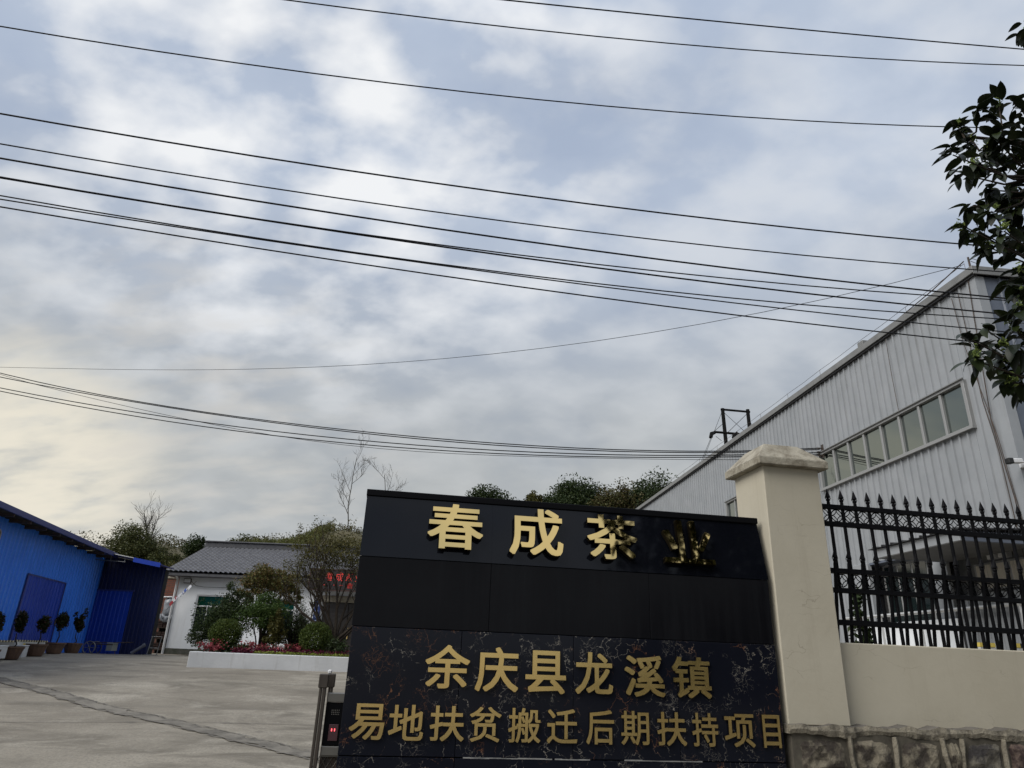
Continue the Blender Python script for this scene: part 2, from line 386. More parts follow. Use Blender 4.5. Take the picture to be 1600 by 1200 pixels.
# ------------------------------------------------------------------ mesh helpers
class MB:
    def __init__(s):
        s.v, s.f, s.m = [], [], []

    def add(s, vs, fs, mi=0):
        o = len(s.v)
        s.v += [tuple(p) for p in vs]
        s.f += [tuple(i + o for i in f) for f in fs]
        s.m += [mi] * len(fs)
        return s

    def box(s, x0, x1, y0, y1, z0, z1, mi=0):
        vs = [(x0, y0, z0), (x1, y0, z0), (x1, y1, z0), (x0, y1, z0), (x0, y0, z1), (x1, y0, z1), (x1, y1, z1), (x0, y1, z1)]
        return s.add(vs, [(3, 2, 1, 0), (4, 5, 6, 7), (0, 1, 5, 4), (1, 2, 6, 5), (2, 3, 7, 6), (3, 0, 4, 7)], mi)

    def cbox(s, x0, x1, y0, y1, z0, z1, c=0.01, mi=0):
        """box with all twelve edges chamfered"""
        c = min(c, (x1 - x0) / 2.2, (y1 - y0) / 2.2, (z1 - z0) / 2.2)
        X, Y, Z = (x0, x1), (y0, y1), (z0, z1)
        idx, vs = {}, []
        for i in (0, 1):
            for j in (0, 1):
                for k in (0, 1):
                    sx, sy, sz = (c if i == 0 else -c), (c if j == 0 else -c), (c if k == 0 else -c)
                    idx[i, j, k] = len(vs)
                    vs += [(X[i], Y[j] + sy, Z[k] + sz), (X[i] + sx, Y[j], Z[k] + sz), (X[i] + sx, Y[j] + sy, Z[k])]
        fs = []
        for a in (0, 1):
            q = [idx[a, 0, 0], idx[a, 1, 0], idx[a, 1, 1], idx[a, 0, 1]]
            fs.append(q[::-1] if a == 0 else q)
            q = [idx[0, a, 0] + 1, idx[1, a, 0] + 1, idx[1, a, 1] + 1, idx[0, a, 1] + 1]
            fs.append(q if a == 0 else q[::-1])
            q = [idx[0, 0, a] + 2, idx[1, 0, a] + 2, idx[1, 1, a] + 2, idx[0, 1, a] + 2]
            fs.append(q[::-1] if a == 0 else q)
        for a in (0, 1):
            for b in (0, 1):
                fs.append((idx[a, b, 0], idx[a, b, 1], idx[a, b, 1] + 1, idx[a, b, 0] + 1))
                fs.append((idx[a, 0, b], idx[a, 1, b], idx[a, 1, b] + 2, idx[a, 0, b] + 2))
                fs.append((idx[0, a, b] + 1, idx[1, a, b] + 1, idx[1, a, b] + 2, idx[0, a, b] + 2))
        for t in idx.values():
            fs.append((t, t + 1, t + 2))
        return s.add(vs, fs, mi)

    def prism(s, poly, y0, y1, mi=0):
        """polygon in (x, z) pushed from y0 to y1"""
        n = len(poly)
        vs = [(x, y0, z) for x, z in poly] + [(x, y1, z) for x, z in poly]
        fs = [tuple(range(n)), tuple(range(2 * n - 1, n - 1, -1))]
        fs += [(i, i + n, (i + 1) % n + n, (i + 1) % n) for i in range(n)]
        return s.add(vs, fs, mi)

    def tube(s, pts, r, k=6, mi=0, cap=True):
        pts = [Vector(p) for p in pts]
        rs = r if isinstance(r, (list, tuple)) else [r] * len(pts)
        o, vs, fs = 0, [], []
        up = None
        for i, p in enumerate(pts):
            d = (pts[min(i + 1, len(pts) - 1)] - pts[max(i - 1, 0)])
            if d.length < 1e-9:
                d = Vector((0, 0, 1))
            d.normalize()
            if up is None:
                up = Vector((0, 0, 1)) if abs(d.z) < 0.9 else Vector((1, 0, 0))
            a = d.cross(up)
            if a.length < 1e-4:
                a = d.cross(Vector((0.3, 1, 0.2)))
            a.normalize()
            b = a.cross(d)
            up = b
            for j in range(k):
                t = 2 * PI * j / k
                vs.append(p + (a * math.cos(t) + b * math.sin(t)) * rs[i])
        for i in range(len(pts) - 1):
            for j in range(k):
                fs.append((i * k + j, i * k + (j + 1) % k, (i + 1) * k + (j + 1) % k, (i + 1) * k + j))
        if cap:
            fs.append(tuple(range(k))[::-1])
            fs.append(tuple(range((len(pts) - 1) * k, len(pts) * k)))
        return s.add(vs, fs, mi)

    def lathe(s, prof, cx=0, cy=0, k=12, mi=0):
        """profile of (radius, z)"""
        vs, fs = [], []
        for r, z in prof:
            for j in range(k):
                t = 2 * PI * j / k
                vs.append((cx + r * math.cos(t), cy + r * math.sin(t), z))
        for i in range(len(prof) - 1):
            for j in range(k):
                fs.append((i * k + j, i * k + (j + 1) % k, (i + 1) * k + (j + 1) % k, (i + 1) * k + j))
        fs.append(tuple(range(k))[::-1])
        fs.append(tuple(range((len(prof) - 1) * k, len(prof) * k)))
        return s.add(vs, fs, mi)

    def mesh(s, name, mats, smooth=False):
        me = bpy.data.meshes.new(name)
        me.from_pydata(s.v, [], s.f)
        for m in (mats if isinstance(mats, (list, tuple)) else [mats]):
            me.materials.append(m)
        if any(s.m):
            me.polygons.foreach_set('material_index', s.m)
        if smooth:
            me.polygons.foreach_set('use_smooth', [True] * len(me.polygons))
        me.update()
        return me

    def build(s, name, mats, parent=None, smooth=False, **kw):
        return place(s.mesh(name, mats, smooth), name, parent, **kw)


def place(me, name, parent=None, loc=(0, 0, 0), rot=(0, 0, 0), label=None, kind=None):
    o = bpy.data.objects.new(name, me)
    COL.objects.link(o)
    o.parent = parent
    o.location = loc
    o.rotation_euler = rot
    if label:
        o['label'] = label
    if kind:
        o['kind'] = kind
    return o


def tag(o, label, cat, group=None):
    o['label'] = label
    o['category'] = cat
    if group:
        o['group'] = group
    return o


def thing(name, label, cat, loc=(0, 0, 0), rz=0.0, group=None):
    o = bpy.data.objects.new(name, None)
    o.empty_display_size = 0.2
    COL.objects.link(o)
    o.location = loc
    o.rotation_euler = (0, 0, rz)
    return tag(o, label, cat, group)


def structure(o):
    o['kind'] = 'structure'
    return o


# the frontage line: u runs along the boundary wall, n away from the road
FR = math.radians(9.5)
CU, SU = math.cos(FR), math.sin(FR)


def front(u, n, z=0.0):
    return (u * CU - n * SU, u * SU + n * CU, z)


def leaf_cloud(cen, size, aspect=0.5, flat=0.0, jit=0.4, droop=0.0):
    """vertices and faces of folded diamond leaves at the given centres"""
    n = len(cen)
    cen = np.asarray(cen, float)
    d = nr.normal(size=(n, 3))
    d[:, 2] = d[:, 2] * (1 - flat) - droop
    d /= np.linalg.norm(d, axis=1)[:, None] + 1e-9
    e = nr.normal(size=(n, 3))
    e -= d * np.sum(e * d, axis=1)[:, None]
    e /= np.linalg.norm(e, axis=1)[:, None] + 1e-9
    nn = np.cross(d, e)
    L = size * (1 + jit * nr.uniform(-1, 1, n))[:, None]
    W = L * aspect
    a = cen - d * L * 0.5
    b = cen + e * W * 0.5 + nn * L * 0.08
    c = cen + d * L * 0.5
    f = cen - e * W * 0.5 + nn * L * 0.08
    v = np.stack([a, b, c, f], 1).reshape(-1, 3)
    return v


def leaves(name, cen, size, material, parent=None, **kw):
    lab, kind = kw.pop('label', None), kw.pop('kind', None)
    v = leaf_cloud(cen, size, **kw)
    n = len(v) // 4
    me = bpy.data.meshes.new(name)
    me.vertices.add(len(v))
    me.vertices.foreach_set('co', v.ravel())
    me.loops.add(4 * n)
    me.loops.foreach_set('vertex_index', np.arange(4 * n))
    me.polygons.add(n)
    me.polygons.foreach_set('loop_start', np.arange(n) * 4)
    me.update(calc_edges=True)
    me.materials.append(material)
    return place(me, name, parent, label=lab, kind=kind)


def blob_points(n, cen, rad, hollow=0.55, clumps=None, cr=0.3):
    """points in an ellipsoid, gathered into clumps so that gaps stay between them"""
    cen, rad = np.array(cen, float), np.array(rad, float)
    if clumps:
        c = nr.normal(size=(clumps, 3))
        c /= np.linalg.norm(c, axis=1)[:, None]
        c *= nr.uniform(hollow, 1.0, (clumps, 1)) ** 0.6
        k = nr.randint(0, clumps, n)
        w = nr.uniform(0.6, 1.35, clumps)[k][:, None]
        b = nr.normal(size=(n, 3))
        b *= (nr.uniform(0, 1, n) ** 0.42 / np.linalg.norm(b, axis=1))[:, None]
        p = c[k] * (1 - cr * 0.45) + b * cr * 0.85 * w
    else:
        p = nr.normal(size=(n, 3))
        p /= np.linalg.norm(p, axis=1)[:, None]
        p *= nr.uniform(hollow, 1.0, (n, 1))
    return cen + p * rad


def grow(base, d, length, r, levels, spread=0.5, kids=(3, 4), shrink=0.7, lift=0.12, wob=0.12, seg=4, rmin=0.006, start=0.35):
    """branch polylines: list of (points, radii); and twig tips"""
    out, tips = [], []

    def rec(p, d, L, r, lv):
        pts, rs = [p.copy()], [r]
        dd = d.copy()
        for i in range(seg):
            dd = (dd + Vector((rng.gauss(0, wob), rng.gauss(0, wob), rng.gauss(0, wob) + lift * 0.3))).normalized()
            p = p + dd * (L / seg)
            pts.append(p.copy())
            rs.append(max(rmin, r * (1 - 0.55 * (i + 1) / seg)))
        out.append((pts, rs))
        if lv == 0:
            tips.append(p)
            return
        n = rng.randint(*kids)
        for j in range(n):
            t = start + (1 - start) * (j + rng.random() * 0.7) / n
            i = min(seg - 1, int(t * seg))
            q = pts[i].lerp(pts[i + 1], t * seg - i)
            side = Vector((rng.gauss(0, 1), rng.gauss(0, 1), rng.gauss(0, 0.5)))
            side = (side - dd * side.dot(dd)).normalized()
            nd_ = (dd * (1 - spread) + side * spread + Vector((0, 0, lift))).normalized()
            rec(q, nd_, L * shrink * rng.uniform(0.75, 1.15), max(rmin, rs[i] * 0.62), lv - 1)
        tips.append(p)
    rec(Vector(base), Vector(d).normalized(), length, r, levels)
    return out, tips


def branch_mesh(brs, k=5):
    m = MB()
    for pts, rs in brs:
        m.tube(pts, rs, k, cap=False)
    return m


TEXT_CACHE = {}


def glyph(ch):
    if ch not in TEXT_CACHE:
        c = bpy.data.curves.new('glyph', 'FONT')
        c.body = ch
        c.extrude = 0.05
        c.resolution_u = 3
        o = bpy.data.objects.new('glyph', c)
        COL.objects.link(o)
        bpy.context.view_layer.update()
        dg = bpy.context.evaluated_depsgraph_get()
        me = bpy.data.meshes.new_from_object(o.evaluated_get(dg))
        v = np.array([p.co[:] for p in me.vertices])
        f = [tuple(p.vertices) for p in me.polygons]
        bpy.data.objects.remove(o)
        bpy.data.curves.remove(c)
        bpy.data.meshes.remove(me)
        TEXT_CACHE[ch] = (v, f)
    return TEXT_CACHE[ch]


def letter(ch, x0, x1, z0, z1, depth, mats, parent, loc, rot=(0, 0, 0), offset=0.02, name='letter', back=0.0):
    """a solid character whose face looks along -y; strokes are thickened by shifted copies, each a hair deeper"""
    v, f = glyph(ch)
    mn, mx = v.min(0), v.max(0)
    d = offset
    sh_ = [(0, 0)] + ([(d, d), (-d, d), (d, -d), (-d, -d), (d, 0), (-d, 0), (0, d), (0, -d)] if d > 0 else [])
    sx = (x1 - x0) / (mx[0] - mn[0] + 2 * max(d, 0))
    sz = (z1 - z0) / (mx[1] - mn[1] + 2 * max(d, 0))
    m = MB()
    for i, (ax, az_) in enumerate(sh_):
        x = x0 + (v[:, 0] - mn[0] + max(d, 0) + ax) * sx
        z = z0 + (v[:, 1] - mn[1] + max(d, 0) + az_) * sz
        t = (v[:, 2] - mn[2]) / (mx[2] - mn[2])
        y = -t * (depth - i * 0.00012) - back
        fr = set(np.nonzero(t > 0.9)[0].tolist())
        o = len(m.v)
        m.v += np.stack([x, y, z], 1).tolist()
        m.f += [tuple(k + o for k in q) for q in f]
        m.m += [0 if all(k in fr for k in q) else 1 for q in f]
    return m.build(name, mats, parent, loc=loc, rot=rot)


# ------------------------------------------------------------------ ground
def sstep(t):
    t = np.clip(t, 0, 1)
    return t * t * (3 - 2 * t)


def gz(x, y):
    """height of the yard: a ramp up from the gate, level beyond"""
    x, y = np.asarray(x, float), np.asarray(y, float)
    u = x * CU + y * SU
    n = -x * SU + y * CU
    r = 1.06 * np.clip((y - 5) / 13.3, 0, 1) + 0.13 * np.clip((y - 18.6) / 3.0, 0, 1)
    k = sstep((u - 0.6) / 2.4) * sstep((n - 5.95) / 0.5)
    r = np.where(n < 5.9, r * sstep((n - 4.2) / 2.0) * (u < 0.2) + np.where(u >= 0.2, 0, 0), r)
    return r * (1 - k) + np.maximum(r, 1.05) * k


xs = np.concatenate([[-900, -400, -150, -80, -50, -35], np.arange(-26, 16.01, 0.4), [20, 30, 50, 90, 200, 500, 900]])
ys = np.concatenate([[-900, -400, -120, -50, -25, -12, -6, -3, 0, 2, 3], np.arange(3.5, 33.01, 0.35), [36, 40, 50, 70, 120, 300, 700, 1500]])
gx, gy = np.meshgrid(xs, ys)
g_z = gz(gx, gy)
near = (gy > 6) & (gy < 34) & (gx > -26) & (gx < 3)
g_z = g_z + near * 0.012 * np.sin(gx * 1.3 + gy * 0.4) * np.sin(gy * 0.9 - gx * 0.23)
nx, ny = len(xs), len(ys)
m = MB()
m.add(np.stack([gx, gy, g_z], -1).reshape(-1, 3).tolist(),
      [(j * nx + i, j * nx + i + 1, (j + 1) * nx + i + 1, (j + 1) * nx + i) for j in range(ny - 1) for i in range(nx - 1)])
structure(m.build('ground', concrete, smooth=True))


def strip(path, widths, lift, name, material, ragged=0.0, n=60):
    """a thin sheet that follows the ground along a path"""
    P = [Vector((*p, 0)) for p in path]
    L = [0]
    for a, b in zip(P, P[1:]):
        L.append(L[-1] + (b - a).length)
    vs, fs = [], []
    for i in range(n + 1):
        t = L[-1] * i / n
        k = max(j for j in range(len(L) - 1) if L[j] <= t + 1e-9)
        p = P[k].lerp(P[k + 1], (t - L[k]) / (L[k + 1] - L[k]))
        d = (P[min(k + 1, len(P) - 1)] - P[k]).normalized()
        s = Vector((-d.y, d.x, 0))
        w = widths[0] + (widths[1] - widths[0]) * i / n
        for sg in (-1, 1):
            q = p + s * sg * (w / 2 + rng.uniform(-ragged, ragged) + ragged * 1.2 * math.sin(i * 0.55 + sg * 1.7))
            zz = float(gz(q.x, q.y)) + 0.012 * math.sin(q.x * 1.3 + q.y * 0.4) * math.sin(q.y * 0.9 - q.x * 0.23)
            vs.append((q.x, q.y, zz + lift))
    for i in range(n):
        fs.append((2 * i, 2 * i + 1, 2 * i + 3, 2 * i + 2))
    mm = MB()
    mm.add(vs, fs)
    return structure(mm.build(name, material))


TR = [(-13.5, 16.9), (-9.93, 14.99), (-8.26, 13.78), (-6.59, 12.49), (-5.19, 11.55), (-4.0, 10.75), (-3.2, 10.25), (-1.6, 9.1)]
strip(TR, (0.34, 0.24), 0.010, 'trench_patch', patch_m, 0.035, 170)
for off in (0.16, -0.15):
    strip([(x + off * 0.5, y + off * 0.82) for x, y in TR], (0.028, 0.018), 0.014, 'patch_crack', crack_m, 0.010, 220)
strip([(-16, 10.9), (-7.1, 10.96), (-2.0, 11.8)], (0.016, 0.016), 0.009, 'expansion_joint', crack_m, 0.002, 90)
strip([(-20, 17.4), (-9.5, 17.1), (-3.0, 17.6)], (0.022, 0.022), 0.009, 'expansion_joint', crack_m, 0.003, 90)
# the road in front of the gate, where the camera stands
m = MB()
m.add([(*front(-80, -9.0)[:2], 0.004), (*front(80, -9.0)[:2], 0.004), (*front(80, 2.6)[:2], 0.004), (*front(-80, 2.6)[:2], 0.004)], [(0, 1, 2, 3)])
structure(m.build('road', asphalt))

# ------------------------------------------------------------------ hillside
hx = np.linspace(-60, 75, 110)
hy = np.concatenate([np.linspace(34.5, 62, 34), np.linspace(66, 160, 10)])
HX, HY = np.meshgrid(hx, hy)


def hill_h(x, y):
    x, y = np.asarray(x, float), np.asarray(y, float)
    top = 6.85 + 1.45 * sstep((x + 27) / 20) + 1.2 * sstep((x + 4) / 14) - 3.0 * sstep((-x - 27) / 10)
    top = top + 0.5 * np.sin(x * 0.45) + 0.25 * np.sin(x * 1.1 + y * 0.3)
    return 0.6 + (top - 0.6) * sstep((y - 35) / 10.5) + 0.06 * np.clip(y - 46, 0, 100)


HZ = hill_h(HX, HY)
nx, ny = len(hx), len(hy)
m = MB()
m.add(np.stack([HX, HY, HZ], -1).reshape(-1, 3).tolist(),
      [(j * nx + i, j * nx + i + 1, (j + 1) * nx + i + 1, (j + 1) * nx + i) for j in range(ny - 1) for i in range(nx - 1)])
structure(m.build('hillside', earth, smooth=True))

# ------------------------------------------------------------------ sign wall at the gate
SU0 = 1.46
sg = thing('company_sign', 'long black sign wall with gold Chinese lettering above a black marble base', 'sign', front(SU0, 5.40, 0), FR)
X = lambda u: u - SU0
MB().box(X(-0.195), X(3.105), 0.125, 0.33, 0.0, 2.745).box(X(-0.195), X(3.105), 0.03, 0.125, 0.0, 2.26).build('core', trim_blk, sg)
tilt = math.atan2(0.10, 0.475)
edges = [-0.205, 0.80, 2.078, 3.115]
for a, b in zip(edges, edges[1:]):
    a2, b2 = X(a) + 0.0003, X(b) - 0.0003
    up = MB()
    up.add([(a2, 0.0, 2.268), (b2, 0.0, 2.268), (b2, 0.10, 2.743), (a2, 0.10, 2.743), (a2, 0.028, 2.268), (b2, 0.028, 2.268), (b2, 0.123, 2.743), (a2, 0.123, 2.743)],
           [(0, 1, 2, 3), (7, 6, 5, 4), (0, 4, 5, 1), (3, 2, 6, 7), (0, 3, 7, 4), (1, 5, 6, 2)])
    up.build('upper_panel', panel_m, sg)
    MB().cbox(a2, b2, 0.004, 0.028, 1.768, 2.265, 0.003).build('middle_panel', panel_dk, sg)
MB().cbox(X(-0.21), X(3.12), 0.088, 0.35, 2.745, 2.795, 0.004).build('cap_trim', trim_blk, sg)
se = [-0.20, 0.602, 1.455, 2.275, 3.115]
slab_i = 0
for z0, z1 in ((0.935, 1.764), (0.10, 0.928)):
    for a, b in zip(se, se[1:]):
        s_ = MB().cbox(-(b - a) / 2 + 0.0015, (b - a) / 2 - 0.0015, -0.004, 0.028, -(z1 - z0) / 2, (z1 - z0) / 2, 0.002)
        s_.build('marble_slab', marble, sg, loc=(X((a + b) / 2), 0, (z0 + z1) / 2))
MB().box(X(-0.20), X(3.115), 0.0, 0.03, 0.0, 0.097).build('kick_strip', trim_blk, sg)
for a, b in ((0.66, 1.30), (1.32, 1.58), (1.84, 2.44)):
    cj = MB()
    q = a
    while q < b:
        w_ = rng.uniform(0.05, 0.14)
        cj.box(X(q), X(min(b, q + w_)), -0.0055, 0.0, 0.929 - rng.uniform(0, 0.002), 0.934 + rng.uniform(0, 0.004))
        q += w_
    cj.build('joint_caulk', caulk, sg)
for ch, x0, x1, z0, z1 in (('春', 0.286, 0.719, 2.352, 2.712), ('成', 0.929, 1.364, 2.342, 2.722), ('茶', 1.565, 1.988, 2.350, 2.716), ('业', 2.207, 2.642, 2.356, 2.716)):
    letter(ch, X(x0), X(x1), (z0 - 2.268) / math.cos(tilt) - 0.012, (z1 - 2.268) / math.cos(tilt) - 0.012, 0.045, [gold, gold_side], sg, (0, -0.003, 2.268), (-tilt, 0, 0), offset=0.014, back=0.012)
for ch, x0, x1, z0, z1 in (('余', .347, .671, 1.372, 1.664), ('庆', .715, 1.033, 1.361, 1.662), ('县', 1.086, 1.393, 1.358, 1.652), ('龙', 1.465, 1.756, 1.364, 1.655),
                           ('溪', 1.848, 2.168, 1.358, 1.647), ('镇', 2.229, 2.543, 1.359, 1.650)):
    letter(ch, X(x0), X(x1), z0, z1, 0.014, [gold2, gold_side], sg, (0, -0.006, 0), offset=0.015, back=0.004)
row3 = ((-.144, .096), (.125, .368), (.412, .655), (.691, .920), (.971, 1.207), (1.255, 1.481), (1.549, 1.760), (1.814, 2.029), (2.093, 2.322), (2.367, 2.574), (2.624, 2.867), (2.937, 3.081))
for ch, (x0, x1) in zip('易地扶贫搬迁后期扶持项目', row3):
    letter(ch, X(x0), X(x1), 1.034, 1.260, 0.012, [gold2, gold_side], sg, (0, -0.006, 0), offset=0.010 if ch in '搬贫期' else 0.013, back=0.004)

# ------------------------------------------------------------------ gate pillar
gp = thing('gate_pillar', 'square cream gate pillar with a weathered hipped cement cap', 'pillar', front(3.43, 5.65, 1.19), FR)
lx = lambda u: u - 3.43
ln = lambda n: n - 5.65
m = MB()
zs = np.linspace(0.0, 2.06, 12)
m.cbox(lx(3.165), lx(3.70), ln(5.40), ln(5.915), 0.0, 2.06, 0.008)
m.build('shaft', plaster, gp)
m = MB()
a0, a1, b0, b1 = lx(3.10), lx(3.765), ln(5.335), ln(5.98)
m.cbox(a0, a1, b0, b1, 2.055, 2.125, 0.008)
i_ = 0.15
m.add([(a0 + .004, b0 + .004, 2.124), (a1 - .004, b0 + .004, 2.124), (a1 - .004, b1 - .004, 2.124), (a0 + .004, b1 - .004, 2.124),
       (a0 + i_, b0 + i_, 2.285), (a1 - i_ - .04, b0 + i_, 2.285), (a1 - i_ - .04, b1 - i_, 2.285), (a0 + i_, b1 - i_, 2.285)],
      [(0, 1, 5, 4), (1, 2, 6, 5), (2, 3, 7, 6), (3, 0, 4, 7), (4, 5, 6, 7)])
m.build('cap', capstone, gp)

# ------------------------------------------------------------------ boundary wall on its rubble base
bw = thing('boundary_wall', 'low cream plastered wall on a rubble stone base right of the pillar', 'wall', front(5.2, 5.6, 0), FR)
lx = lambda u: u - 5.2
ln = lambda n: n - 5.6
MB().cbox(lx(3.701), lx(7.2), ln(5.50), ln(5.74), 1.165, 1.812, 0.008).build('parapet', plaster, bw)
m = MB()
# ragged cement ledge under the plaster
cells = 90
prev = None
for i in range(cells + 1):
    u_ = 3.14 + (7.2 - 3.14) * i / cells
    on_p = u_ < 3.72
    zt = 1.195 + 0.010 * math.sin(i * 0.9) + rng.uniform(-0.008, 0.008)
    zb = 1.130 + 0.012 * math.sin(i * 0.37 + 1) + rng.uniform(-0.006, 0.006) - 0.012 * (u_ - 3.2) / 4
    yf = ln(5.335) + rng.uniform(-0.008, 0.008) + (0.0 if on_p else 0.02)
    ring = [(lx(u_), yf + 0.012, zt), (lx(u_), yf, (zt + zb) / 2), (lx(u_), yf + 0.010, zb), (lx(u_), ln(5.72), zb), (lx(u_), ln(5.72), zt)]
    o = len(m.v)
    m.v += ring
    if prev is not None:
        for k in range(5):
            m.f.append((prev + k, prev + (k + 1) % 5, o + (k + 1) % 5, o + k))
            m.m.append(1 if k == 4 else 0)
    if i in (0, cells):
        m.f.append(tuple(range(o, o + 5)))
        m.m.append(0)
    prev = o
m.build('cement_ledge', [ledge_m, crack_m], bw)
MB().box(lx(3.165), lx(7.2), ln(5.372), ln(5.72), 0.0, 1.15).build('mortar_bed', mortar_dk, bw)


def rubble(poly, depth, mats):
    """a rough stone: a 6 x 4 grid over a quad with clipped corners, its face broken by noise"""
    (xa, za), (xb, zb_), (xc, zc_), (xd, zd) = poly
    N, M_ = 7, 5
    sd_ = rng.uniform(0, 90)
    vs, fs = [], []
    for j in range(M_ + 1):
        for i in range(N + 1):
            s_, t = i / N, j / M_
            x = (xa * (1 - s_) + xb * s_) * (1 - t) + (xd * (1 - s_) + xc * s_) * t
            z = (za * (1 - s_) + zb_ * s_) * (1 - t) + (zd * (1 - s_) + zc_ * s_) * t
            edge = min(i, N - i) == 0 or min(j, M_ - j) == 0
            cor = min(i, N - i) == 0 and min(j, M_ - j) == 0
            cx, cz = (xa + xb) / 2, (za + zd) / 2
            if cor:
                x, z = x + (cx - x) * .07, z + (cz - z) * .09
            x += rng.uniform(-.007, .007)
            z += rng.uniform(-.007, .007)
            h = .010 * math.sin(x * 23 + sd_) * math.sin(z * 31 + sd_ * 1.7) + rng.uniform(-.006, .006)
            y = .010 if edge else -depth * (.75 if min(i, N - i, j, M_ - j) == 1 else 1.0) + h
            vs.append((x, y, z))
    for j in range(M_):
        for i in range(N):
            o = j * (N + 1) + i
            fs.append((o, o + 1, o + N + 2, o + N + 1))
    mm = MB()
    mm.add(vs, fs)
    return mm.build('stone', rng.choice(mats), bw, loc=(0, ln(5.372), 0))


rows = [(0.845, 1.118, [3.20, 3.61, 3.66, 4.01, 4.06, 4.43, 4.47, 4.60, 4.645, 4.985, 5.03, 5.33, 5.37, 5.72, 5.76, 6.1]),
        (0.52, 0.81, [3.20, 3.45, 3.49, 3.90, 3.94, 4.25, 4.29, 4.72, 4.76, 5.12, 5.16, 5.5]),
        (0.22, 0.485, [3.20, 3.52, 3.56, 3.84, 3.88, 4.31, 4.35, 4.66, 4.70, 5.20])]
for z0, z1, us in rows:
    for a, b in zip(us[0::2], us[1::2]):
        k1, k2 = rng.uniform(-.03, .03), rng.uniform(-.03, .03)
        poly = [(lx(a) + k1, z0 + rng.uniform(0, .03)), (lx(b) + k2, z0 + rng.uniform(0, .03)), (lx(b) - k2 * .3, z1 - rng.uniform(0, .012)), (lx(a) - k1 * .3, z1 - rng.uniform(0, .012))]
        rubble(poly, 0.020, [stone_m, stone_m, stone_m2, stone_m3])
    for a, b in zip(us[1:-1:2], us[2::2]):
        c_ = lx((a + b) / 2) + rng.uniform(-.006, .006)
        k1 = rng.uniform(-.035, .035)
        pts = [(c_ + k1 * (1 - t) + rng.uniform(-.004, .004), ln(5.372) - .012, z0 - .02 + (z1 - z0 + .03) * t) for t in np.linspace(0, 1, 6)]
        MB().tube(pts, [rng.uniform(.017, .023) for _ in pts], 6).build('mortar_joint', mortar, bw)
    pts = [(lx(3.17) + (lx(us[-1]) - lx(3.17)) * t, ln(5.372) - .010, z0 - .018 + .012 * math.sin(t * 31)) for t in np.linspace(0, 1, 22)]
    MB().tube(pts, [rng.uniform(.016, .023) for _ in pts], 6).build('mortar_joint', mortar, bw)

# ------------------------------------------------------------------ iron fence
fe = thing('iron_fence', 'black wrought iron fence with spear tips on the low cream wall', 'fence', front(5.2, 5.62, 1.812), FR)
lx = lambda u: u - 5.2
lz = lambda z: z - 1.812
for z0, z1, y0, y1 in ((2.956, 2.999, -.018, .018), (2.800, 2.844, -.018, .018), (2.385, 2.427, -.050, .014), (2.222, 2.264, -.030, .018), (1.957, 2.001, -.016, .054)):
    MB().cbox(lx(3.703), lx(7.0), y0, y1, lz(z0), lz(z1), 0.003).build('rail', iron, fe)
fin = MB()
fin.lathe([(.012, 0), (.016, .006), (.012, .014), (.017, .022), (.019, .034), (.013, .042), (.012, .046), (.024, .056), (.021, .066), (.0015, .134)], k=8)
for sx in (-1, 1):
    fin.tube([(sx * .008, 0, .050), (sx * .018, 0, .056), (sx * .026, 0, .050), (sx * .026, 0, .041), (sx * .020, 0, .040)], .0035, 5)
fin_me = fin.mesh('finial', iron)
pk_me = MB().cbox(-.0115, .0115, -.0115, .0115, lz(1.812), lz(3.012), .002).mesh('picket', iron)
ang = math.atan2(0.11, 0.70)
pk2_me = MB().cbox(-.0115, .0115, -.0115, .0115, 0.0, 0.655 / math.cos(ang), .002).mesh('short_picket', iron)
rg = MB()
R_ = .0535
rg.tube([(R_ * math.cos(t), 0, R_ * math.sin(t)) for t in np.linspace(0, 2 * PI, 19)], .0052, 4, cap=False)
for q in range(4):
    cx_, cz_ = R_ * (1 if q in (0, 3) else -1), R_ * (1 if q < 2 else -1)
    t0 = math.atan2(-cz_, -cx_)
    rg.tube([(cx_ + R_ * math.cos(t), 0, cz_ + R_ * math.sin(t)) for t in np.linspace(t0 - PI / 4, t0 + PI / 4, 7)], .0042, 4, cap=False)
rg_me = rg.mesh('ring_ornament', iron)
for i in range(18):
    u_ = 3.912 + 0.134 * i
    p = place(pk_me, 'picket', fe, (lx(u_), 0, 0))
    place(fin_me, 'spear_finial', p, (0, 0, lz(3.010)))
    place(rg_me, 'ring_ornament', fe, (lx(u_ - 0.067), 0, lz(2.900)))
    u_ = 3.862 + 0.1335 * i
    p = place(pk2_me, 'short_picket', fe, (lx(u_), .050, lz(1.812)), (ang, 0, 0))
    place(fin_me, 'spear_finial', p, (0, 0, 0.655 / math.cos(ang) - .002))
    place(rg_me, 'ring_ornament', fe, (lx(u_ + 0.067), -.022, lz(2.3245)), (ang, 0, 0))

